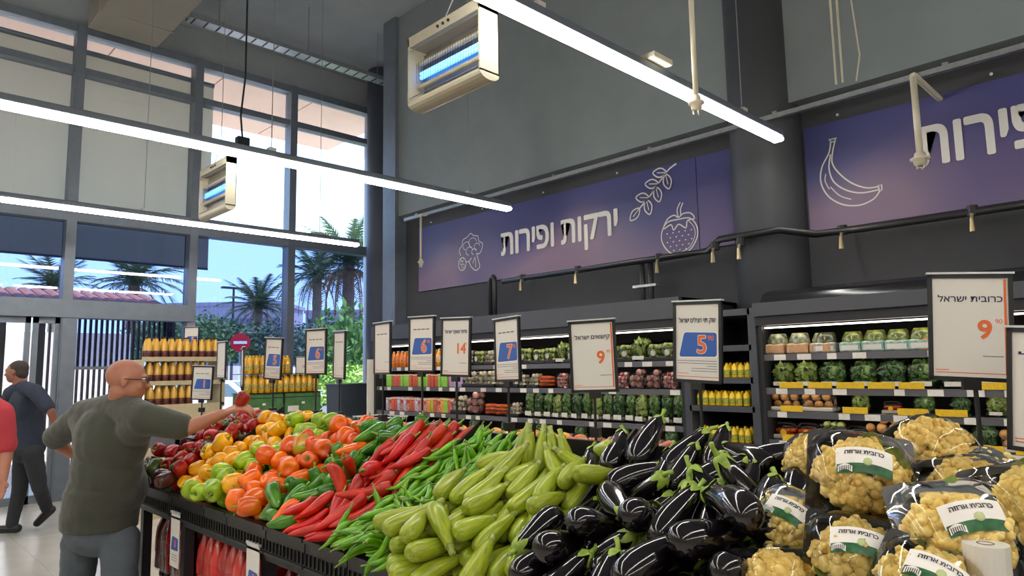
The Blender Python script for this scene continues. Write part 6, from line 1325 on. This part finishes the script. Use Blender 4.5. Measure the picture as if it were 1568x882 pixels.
# --- man in navy walking past the doors
def walker():
    t = thing('person', 'person in navy shirt and dark trousers walking past the doors', 'person', (1.52, 9.05, 0))
    D = 7.15; fw = Vector((-.80, .60, 0)); B = frame_of(fw)
    A = lambda x, y, d=0.: at(x, y, D + d)
    K = dict(head=A(25, 570), neck=A(32, 592), chest=A(38, 625), pelvis=A(43, 690), ns=A(55, 600, -.14), fs=A(18, 602, .16), ne=A(78, 630, -.2), nw=A(88, 662, -.15), fe=A(3, 640, .2), fw=A(-12, 668, .1), nh=A(50, 694, -.08), fh=A(36, 694, .08))
    fk = A(30, 750, .05); fa = on(18, 806, 'Z', .07); fa = Vector((fa.x, fa.y, .07)); rk = A(60, 745, -.05); ra = on(72, 782, 'Z', .17)
    s = MB(); R, P = head(s, K['head'], fw + Vector((0, 0, -.05)), 1.0, (0, 0, 1), K['neck'])
    ellipsoid(s, K['chest'], (.16, .11, .2), B); capsule(s, K['chest'], K['pelvis'], .12, .13); capsule(s, K['neck'], K['ns'], .06, .05); capsule(s, K['neck'], K['fs'], .06, .05)
    for a, b, c in ((K['ns'], K['ne'], K['nw']), (K['fs'], K['fe'], K['fw'])):
        capsule(s, a, b, .05, .04); capsule(s, b, c, .04, .027); hand(s, c, (c - b), fw, .35, .95, 1)
    capsule(s, K['fh'], fk, .08, .056); capsule(s, fk, fa, .055, .036); capsule(s, K['nh'], rk, .08, .056); capsule(s, rk, ra, .055, .036)
    capsule(s, fa, fa + fw * .14 + Vector((0, 0, -.03)), .036, .03); capsule(s, ra, ra + fw * .10 + Vector((0, 0, -.12)), .036, .03)
    b = fuse('body', s, .009, M_SKIN2, t, 4); eyes(b, P, 1.)
    hr = MB(); ellipsoid(hr, P(0, -.024, .040), (.080, .094, .082), R); ellipsoid(hr, P(0, -.055, -.01), (.072, .055, .07), R); h_ = fuse('hair', hr, .009, mat('short_dark_hair', '#3c3430', .9), t, 3)
    c = MB(); ellipsoid(c, K['chest'], (.20, .14, .21), B); capsule(c, K['chest'], K['pelvis'] + Vector((0, 0, .04)), .165, .165); capsule(c, K['neck'], K['ns'], .072, .075); capsule(c, K['neck'], K['fs'], .072, .075)
    capsule(c, K['ns'], K['ns'].lerp(K['ne'], .8), .078, .066); capsule(c, K['fs'], K['fs'].lerp(K['fe'], .8), .078, .066); fuse('shirt', c, .012, mat('navy_cotton', '#2e3546', .9, var=.15, scale=5), t, 6, .014)
    u = MB(); ellipsoid(u, K['pelvis'], (.17, .14, .13), B)
    capsule(u, K['fh'], fk, .098, .072); capsule(u, fk, fa + Vector((0, 0, .02)), .072, .058); capsule(u, K['nh'], rk, .098, .072); capsule(u, rk, ra + Vector((0, 0, .02)), .072, .058); fuse('trousers', u, .012, mat('dark_trousers', '#2c2d33', .9, var=.15, scale=7), t, 5, .012)
    w = MB(); capsule(w, fa + Vector((0, 0, -.022)) - fw * .05, fa + fw * .17 + Vector((0, 0, -.028)), .048, .04); capsule(w, ra - fw * .04 + Vector((0, 0, .01)), ra + fw * .09 + Vector((0, 0, -.125)), .048, .04); fuse('shoes', w, .009, M_FRAME, t, 3)
walker()
def red_person():
    D = 4.9; A = lambda x, y, d=0.: at(x, y, D + d); fw = Vector((.75, .66, 0)); B = frame_of(fw)
    K = dict(head=A(-45, 565), neck=A(-42, 600), chest=A(-42, 655), pelvis=A(-45, 742), rs=A(2, 632), re=A(10, 690), rw=A(4, 735, -.1), ls=A(-92, 632), le=A(-104, 690), lw=A(-98, 745))
    t = thing('person', 'person in a red shirt and beige trousers cut off by the left edge', 'person', (K['pelvis'].x, K['pelvis'].y, 0))
    s = MB(); R, P = head(s, K['head'], fw, 1., (0, 0, 1), K['neck']); ellipsoid(s, K['chest'], (.16, .11, .2), B); capsule(s, K['chest'], K['pelvis'], .12, .13); capsule(s, K['neck'], K['rs'], .06, .05); capsule(s, K['neck'], K['ls'], .06, .05)
    for a, b, c in ((K['rs'], K['re'], K['rw']), (K['ls'], K['le'], K['lw'])): capsule(s, a, b, .055, .045); capsule(s, b, c, .045, .03); hand(s, c, (c - b), fw, .35, 1., 1)
    r3 = Vector((B.col[0][0], B.col[0][1], 0)); legs = []
    for k in (-1, 1):
        h = K['pelvis'] + r3 * .09 * k - Vector((0, 0, .04)); f = Vector((h.x, h.y, .07)) + r3 * .02 * k; kn = h.lerp(f, .5) + fw * .02; legs.append((h, kn, f)); capsule(s, h, kn, .08, .056); capsule(s, kn, f, .055, .036); capsule(s, f, f + fw * .14 + Vector((0, 0, -.03)), .036, .03)
    b = fuse('body', s, .008, M_SKIN, t, 4); eyes(b, P, 1.)
    hr = MB(); ellipsoid(hr, P(0, -.02, .04), (.082, .098, .085), R); ellipsoid(hr, P(0, -.05, -.02), (.075, .06, .085), R); fuse('hair', hr, .009, mat('short_dark_hair', '#3c3430', .9), t, 3)
    c = MB(); ellipsoid(c, K['chest'], (.20, .14, .21), B); capsule(c, K['chest'], K['pelvis'] + Vector((0, 0, .05)), .165, .165); capsule(c, K['neck'], K['rs'], .072, .076); capsule(c, K['neck'], K['ls'], .072, .076)
    capsule(c, K['rs'], K['rs'].lerp(K['re'], .85), .080, .072); capsule(c, K['ls'], K['ls'].lerp(K['le'], .85), .080, .072); fuse('shirt', c, .010, mat('red_cotton', '#b83a44', .9, var=.12, scale=5), t, 6, .012)
    u = MB(); ellipsoid(u, K['pelvis'], (.175, .145, .13), B)
    for h, kn, f in legs: capsule(u, h, kn, .10, .075); capsule(u, kn, f + Vector((0, 0, .02)), .075, .06)
    fuse('trousers', u, .012, mat('beige_trousers', '#8f8676', .9, var=.12, scale=7), t, 5, .012)
    w = MB()
    for h, kn, f in legs: capsule(w, f - fw * .05 + Vector((0, 0, -.022)), f + fw * .17 + Vector((0, 0, -.028)), .048, .04)
    fuse('shoes', w, .009, M_FRAME, t, 3)
red_person()
# ---------------------------------------------------------------- outside the glass
M_PAVE = mat('sunlit_paving', '#b9b0a2', .85, var=.12, scale=.6); M_CANOPY = mat('canopy_panel', '#d9b9a4', .7, var=.05, scale=2); M_FASC = mat('canopy_edge', '#c9b8a8', .7)
tag(MB().box(-60, 70, 11.05, 120, -.3, -.03).build('ground', M_PAVE), kind='structure')
cn = thing('entrance_canopy', 'pale pink panelled canopy projecting outside above the windows', 'canopy', (1.0, 12.3, 6.5))
for k in range(9):
    x0 = -7.0 + k * 1.617
    for y0, y1 in ((11.10, 12.28), (12.32, 13.5)): MB().box(x0 + .01, x0 + 1.605, y0, y1, 6.5, 6.53).build('canopy_panel', M_CANOPY, cn, world=True)
MB().box(-7.0, 7.56, 11.06, 13.54, 6.53, 6.75).build('canopy_slab', M_FASC, cn, world=True)
# roller blinds outside the upper left panes
for i, (x0, x1, lb) in enumerate(((-.95, .56, 'leftmost'), (.64, 2.15, 'second'), (2.23, 4.10, 'rightmost'))):
    b = thing('roller_blind', 'beige roller blind over the upper panes, %s of the three' % lb, 'blind', (x0, 11.0, 3.25))
    MB().box(0, x1 - x0, -.003, .003, 0, 2.95).build('blind_cloth', M_CLOTH, b); MB().box(0, x1 - x0, -.012, .012, -.03, .0).build('bottom_bar', M_ALU, b); MB().cyl((0, 0, 2.98), (x1 - x0, 0, 2.98), .04, 10).build('roller', M_ALU, b)
# tiled shelter with a slat screen before the entrance
M_TILE = mat('terracotta_tile', '#b3735c', .8, var=.25, scale=6); M_SLAT = mat('slat_wood', '#4a3f46', .7, var=.2, scale=10); M_PINKW = mat('pink_plaster', '#ddd0c6', .85, var=.08, scale=3)
sl = thing('tiled_shelter', 'low shelter with terracotta tile roof and dark slat screen outside the entrance', 'shelter', (1.0, 14.5, 0))
rz0 = on(285, 476, 'Y', 14.0).z
for k in range(46):
    x = -4.6 + k * .2
    for j in range(3):
        q = MB(); n = 5; V = []
        for a in range(n + 1):
            an = pi * a / n
            for yy, zz in ((14.0 + j * .42, rz0 + .05 + j * .10), (14.46 + j * .42, rz0 + .16 + j * .10)): V.append((x - cos(an) * .1, yy, zz + sin(an) * .06))
        q.add(V, [(2 * a, 2 * a + 2, 2 * a + 3, 2 * a + 1) for a in range(n)]).build('roof_tile', M_TILE, sl, world=True)
MB().box(-4.7, 4.6, 14.0, 14.12, rz0 - .22, rz0 + .04).build('eave_beam', M_DARKMET, sl, world=True); MB().box(-4.7, 4.6, 14.05, 15.4, rz0 + .0, rz0 + .03).build('roof_board', M_DARKMET, sl, world=True)
for k in range(24): MB().box(2.62 + k * .088, 2.655 + k * .088, 14.10, 14.16, 0, rz0 - .2).build('slat', M_SLAT, sl, world=True)
for x in (-4.5, -1.2, 1.95, 2.5, 4.55): MB().box(x - .05, x + .05, 14.0, 14.12, -.03, rz0 - .2).build('post', M_DARKMET, sl, world=True)
tag(MB().box(-4.6, 4.6, 16.6, 16.8, -.03, 2.5).build('garden_wall', M_PINKW), 'pink plastered garden wall behind the tiled shelter', 'wall')
# palms
M_FROND = mat('palm_frond', '#5d6f4a', .7, color2='#46583c', scale=4); M_TRUNK = mat('palm_trunk', '#7a6a58', .9, var=.3, scale=3, bump=.5); M_DRY = mat('dry_frond', '#a5764e', .8, color2='#7d6048', scale=4)
def frond_mesh(droop, L, m, seed):
    r = random.Random(seed); mb = MB(); n = 16; pts = []
    for i in range(n + 1):
        t = i / n; pts.append(Vector((L * t * (1 - .12 * t * droop), 0, L * (.42 * t - .62 * droop * t * t))))
    for i in range(n):
        a, b = pts[i], pts[i + 1]; mb.add([tuple(a + Vector((0, -.03, 0))), tuple(a + Vector((0, .03, 0))), tuple(b + Vector((0, .03, 0))), tuple(b + Vector((0, -.03, 0)))], [(0, 1, 2, 3)])
        for k in range(2):
            p = a.lerp(b, k * .5); t = (i + k * .5) / n; ll = L * .26 * (sin(pi * min(1, t * .86 + .12)) ** .7)
            for sy in (-1, 1):
                tip = p + Vector((ll * .55, sy * ll * .75, -ll * r.uniform(.05, .4))); w = Vector((.05, 0, 0))
                mb.add([tuple(p - w), tuple(p + w), tuple(tip)], [(0, 1, 2)])
    return mb.mesh('frond', m, False, fix=False)
FRM = [frond_mesh(d, 3.2, M_FROND, s) for d, s in ((.55, 1), (.85, 2), (1.2, 3))]; FRD = frond_mesh(1.9, 2.4, M_DRY, 4)
def palm(px, d, label, s=1., dry=4, h_extra=0.):
    c = at(px[0], px[1], d); t = thing('palm_tree', label, 'palm tree', (c.x, c.y, -.03))
    H = c.z + .03; r = random.Random(px[0])
    q = MB(); n = 14; q.lathe([(H * k / n, (.32 - .06 * k / n + (.03 if k % 2 else 0)) * s) for k in range(n + 1)], 10); q.build('trunk', M_TRUNK, t, True)
    for k in range(34):
        a = k * 2.399 + r.uniform(-.2, .2); tilt = .95 - 1.25 * (k / 34)
        o = link('frond', FRM[min(2, k * 3 // 34)], t); o.matrix_basis = TR((0, 0, H - .1), Rz(a) @ Matrix.Rotation(-tilt, 3, 'Y') @ Matrix.Scale(s * r.uniform(.85, 1.08), 3))
    for k in range(dry):
        o = link('frond', FRD, t); o.matrix_basis = TR((0, 0, H - .3), Rz(k * 6.28 / dry) @ Matrix.Rotation(.3, 3, 'Y') @ Matrix.Scale(s, 3))
palm((206, 432), 38, 'broad palm tree behind the tiled shelter, right one of its pair', 1.0)
palm((84, 440), 40, 'palm tree behind the tiled shelter, left one of its pair', .85)
palm((396, 470), 46, 'low palm tree beside the street lamp', .95, 5)
palm((486, 424), 44, 'palm tree left of the brown skirted palm in the right pane', 1.0, 4)
palm((534, 402), 34, 'tall palm tree with brown dry skirt in the rightmost pane', 1.0, 12)
# street lamp, buildings, shrubs, sign, car
lp = at(358, 442, 52); st = thing('street_lamp', 'dark street lamp pole with flat head against the sky', 'street lamp', (lp.x, lp.y, -.03))
MB().cyl((0, 0, 0), (0, 0, lp.z + .03), .12, 8, .08).build('pole', M_DARKMET, st); MB().box(-.9, .9, -.2, .2, lp.z, lp.z + .14).build('lamp_head', M_DARKMET, st); MB().box(-.3, .3, -.15, .15, lp.z - 2.6, lp.z - 2.4).build('cross_bracket', M_DARKMET, st)
M_FARB = mat('far_plaster', '#9c94a0', .9, var=.1, scale=.3); M_FARW = mat('far_window', '#5a5d6b', .3)
def far_building(x0, x1, ytop, d, label, nwin):
    a = at(x0, ytop, d); b = at(x1, ytop, d); mid = (a + b) / 2; W = (b - a).length; H = mid.z
    u = Vector(((b - a).x, (b - a).y, 0)).normalized(); ang = math.atan2(u.y, u.x)
    t = thing('far_building', label, 'building', (mid.x, mid.y, -.03), Rz(ang))
    MB().box(-W / 2, W / 2, 0, 8, 0, H).build('walls', M_FARB, t); MB().box(-W / 2 - .2, W / 2 + .2, -.2, 8.2, H, H + .4).build('roof_edge', M_FARB, t)
    for k in range(nwin):
        x = -W / 2 + W * (k + .5) / nwin; w = MB().box(x - .9, x + .9, -.08, .02, H - 3.0, H - 1.4).build('window', M_FARW, t); MB().box(x - .04, x + .04, -.12, -.08, H - 3.0, H - 1.4).build('mullion', M_FARB, w)
far_building(255, 430, 468, 75, 'low grey lilac building behind the street lamp', 7)
far_building(468, 640, 478, 95, 'low grey lilac building behind the right hand palms', 6)
M_SHRUB = [mat('shrub_green', '#5f7a44', .8, color2='#3c5230', scale=3), mat('shrub_bright', '#8fae4c', .8, color2='#5d8236', scale=3), mat('shrub_grey', '#64705a', .8, color2='#485344', scale=3)]
def shrub_mesh(m, seed):
    r = random.Random(seed); mb = MB()
    for i in range(1300):
        th = r.uniform(0, 6.28); ph = math.acos(r.uniform(-.2, 1)); q = r.uniform(.55, 1.0) * (1 + .18 * sin(3 * th + seed) * sin(2 * ph))
        c = Vector((q * sin(ph) * cos(th), q * sin(ph) * sin(th), q * cos(ph) * .9 + .15)); a = Vector((r.gauss(0, 1), r.gauss(0, 1), r.gauss(0, 1))).normalized(); b = a.cross(Vector((r.gauss(0, 1), r.gauss(0, 1), r.gauss(0, 1)))).normalized(); s = r.uniform(.05, .10)
        mb.add([tuple(c - a * s), tuple(c + b * s * .45), tuple(c + a * s), tuple(c - b * s * .45)], [(0, 1, 2, 3)])
    return mb.mesh('foliage', m, fix=False)
SHM = [[shrub_mesh(m, k) for k in (1, 2)] for m in M_SHRUB]
def shrub(px, d, w, h, kind, label):
    c = at(px[0], px[1], d); t = thing('shrub', label, 'shrub', (c.x, c.y, -.03)); H = c.z
    o = link('foliage', SHM[kind][int(px[0]) % 2], t); o.matrix_basis = TR((0, 0, max(.2, H - h * .75))) @ Matrix.Diagonal((w, w, h, 1))
    MB().cyl((0, 0, 0), (0, 0, max(.3, H - h * .5)), .08 * w, 7).build('stem', M_TRUNK, t)
for px, d, w, h, k, lb in (((312, 500), 30, 1.9, 2.0, 0, 'green tree just right of the window post'), ((345, 505), 33, 2.2, 1.8, 0, 'spreading green tree under the street lamp'), ((390, 515), 34, 2.4, 1.6, 2, 'grey green bush under the low palm'), ((425, 505), 36, 2.0, 1.8, 2, 'grey green bush left of the middle post'),
                           ((470, 515), 28, 1.8, 1.6, 2, 'dull bush right of the middle post'), ((505, 505), 30, 1.6, 2.0, 0, 'green bush between the two right palms'), ((545, 500), 20, 1.5, 2.2, 1, 'bright green sunlit bush in the right pane'), ((525, 550), 19, 1.3, 1.0, 1, 'low bright green bush at the foot of the right pane'), ((548, 575), 18, 1.2, .9, 1, 'lowest bright green bush beside the fridge'),
                           ((260, 500), 24, 1.2, 1.6, 0, 'green bush behind the slat screen'), ((230, 505), 26, 1.2, 1.4, 0, 'second green bush behind the slat screen')):
    shrub(px, d, w, h, k, lb)
sp_ = at(368, 523, 20); sg = thing('no_entry_sign', 'round red no entry sign on a pole outside the window', 'road sign', (sp_.x, sp_.y, -.03))
fy = math.atan2(sp_.y, sp_.x); Rs = Rz(fy - pi / 2) @ Matrix.Rotation(pi / 2, 3, 'X')
MB().cyl((0, 0, 0), (0, 0, sp_.z + .3), .03, 8).build('pole', M_GALV, sg); MB().lathe([(.035, .01), (.035, .27), (.055, .27), (.055, .01)], 24, TR((0, 0, sp_.z), Rs)).build('disc', mat('sign_red', '#c8202c', .4), sg); MB().box(-.18, .18, -.04, .04, .056, .06).build('white_bar', M_WINK, sg, M=TR((0, 0, sp_.z), Rs))
def car(px, d, label, yaw):
    c = at(px[0], px[1], d); t = thing('parked_car', label, 'car', (c.x, c.y, -.03), Rz(yaw)); mp = mat('white_car_paint', '#d9d9d6', .25, coat=.5); mg = mat('car_glass', '#5f7480', .08, coat=.5); mt = mat('tyre', '#1a1a1a', .8)
    side = [(-2.05, .35), (-2.1, .75), (-1.75, .92), (-1.0, 1.0), (-.45, 1.42), (1.0, 1.45), (1.75, 1.02), (2.1, .92), (2.12, .4)]
    MB().prism(side, -.82, .82, Matrix(((1, 0, 0, 0), (0, 0, 1, 0), (0, 1, 0, 0), (0, 0, 0, 1)))).build('car_body', mp, t)
    Mx = Matrix(((1, 0, 0, 0), (0, 0, 1, 0), (0, 1, 0, 0), (0, 0, 0, 1)))
    for s in (-1, 1): MB().prism([(-.80, 1.02), (-.40, 1.36), (.95, 1.39), (1.45, 1.04)], .823 * s, .83 * s, Mx).build('side_window', mg, t)
    MB().add([(-1.0, -.72, 1.02), (-1.0, .72, 1.02), (-.47, .66, 1.41), (-.47, -.66, 1.41), (-1.03, -.72, 1.03), (-1.03, .72, 1.03), (-.50, .66, 1.42), (-.50, -.66, 1.42)], [(0, 1, 2, 3), (4, 5, 6, 7), (0, 1, 5, 4), (1, 2, 6, 5), (2, 3, 7, 6), (3, 0, 4, 7)]).build('windscreen', mg, t)
    for x in (-1.35, 1.3):
        for s in (-1, 1): w = MB().cyl((x, .62 * s, .33), (x, .84 * s, .33), .33, 18).build('wheel', mt, t); MB().cyl((x, .845 * s, .33), (x, .85 * s, .33), .2, 12).build('hubcap', M_GALV, w)
    for s in (-1, 1): MB().box(-2.12, -2.05, .45 * s, .75 * s, .62, .76).build('headlight', mat('headlight', '#c9d4d8', .1), t)
car((348, 615), 19, 'white car parked outside behind the narrow blank card', 2.3)
car((560, 600), 24, 'white car parked outside left of the fridge', 2.6)
# ---------------------------------------------------------------- labels: alike things told apart by their place in the row
def _ordinal(n):
    o = ['first', 'second', 'third', 'fourth', 'fifth', 'sixth', 'seventh', 'eighth', 'ninth', 'tenth', 'eleventh', 'twelfth', 'thirteenth', 'fourteenth', 'fifteenth', 'sixteenth', 'seventeenth', 'eighteenth', 'nineteenth', 'twentieth']
    if n < 20: return o[n]
    t, u = divmod(n + 1, 10)
    return {2: 'twentieth', 3: 'thirtieth', 4: 'fortieth'}[t] if u == 0 else {2: 'twenty', 3: 'thirty', 4: 'forty'}[t] + '-' + o[u - 1]
def _px(o):
    c = CAM_R.transposed() @ (o.matrix_basis.to_translation() - CAM_P); return c.x / max(.01, -c.z)
_by = {}
for o in COL.objects:
    if o.parent is None and o.get('label'): _by.setdefault(o['label'], []).append(o)
for lb, os2 in _by.items():
    if 1 < len(os2) <= 48 and len(lb.split()) <= 13:
        for k, o in enumerate(sorted(os2, key=_px)): o['label'] = lb + ', %s from left' % _ordinal(k)
bpy.data.scenes.remove(TMP)
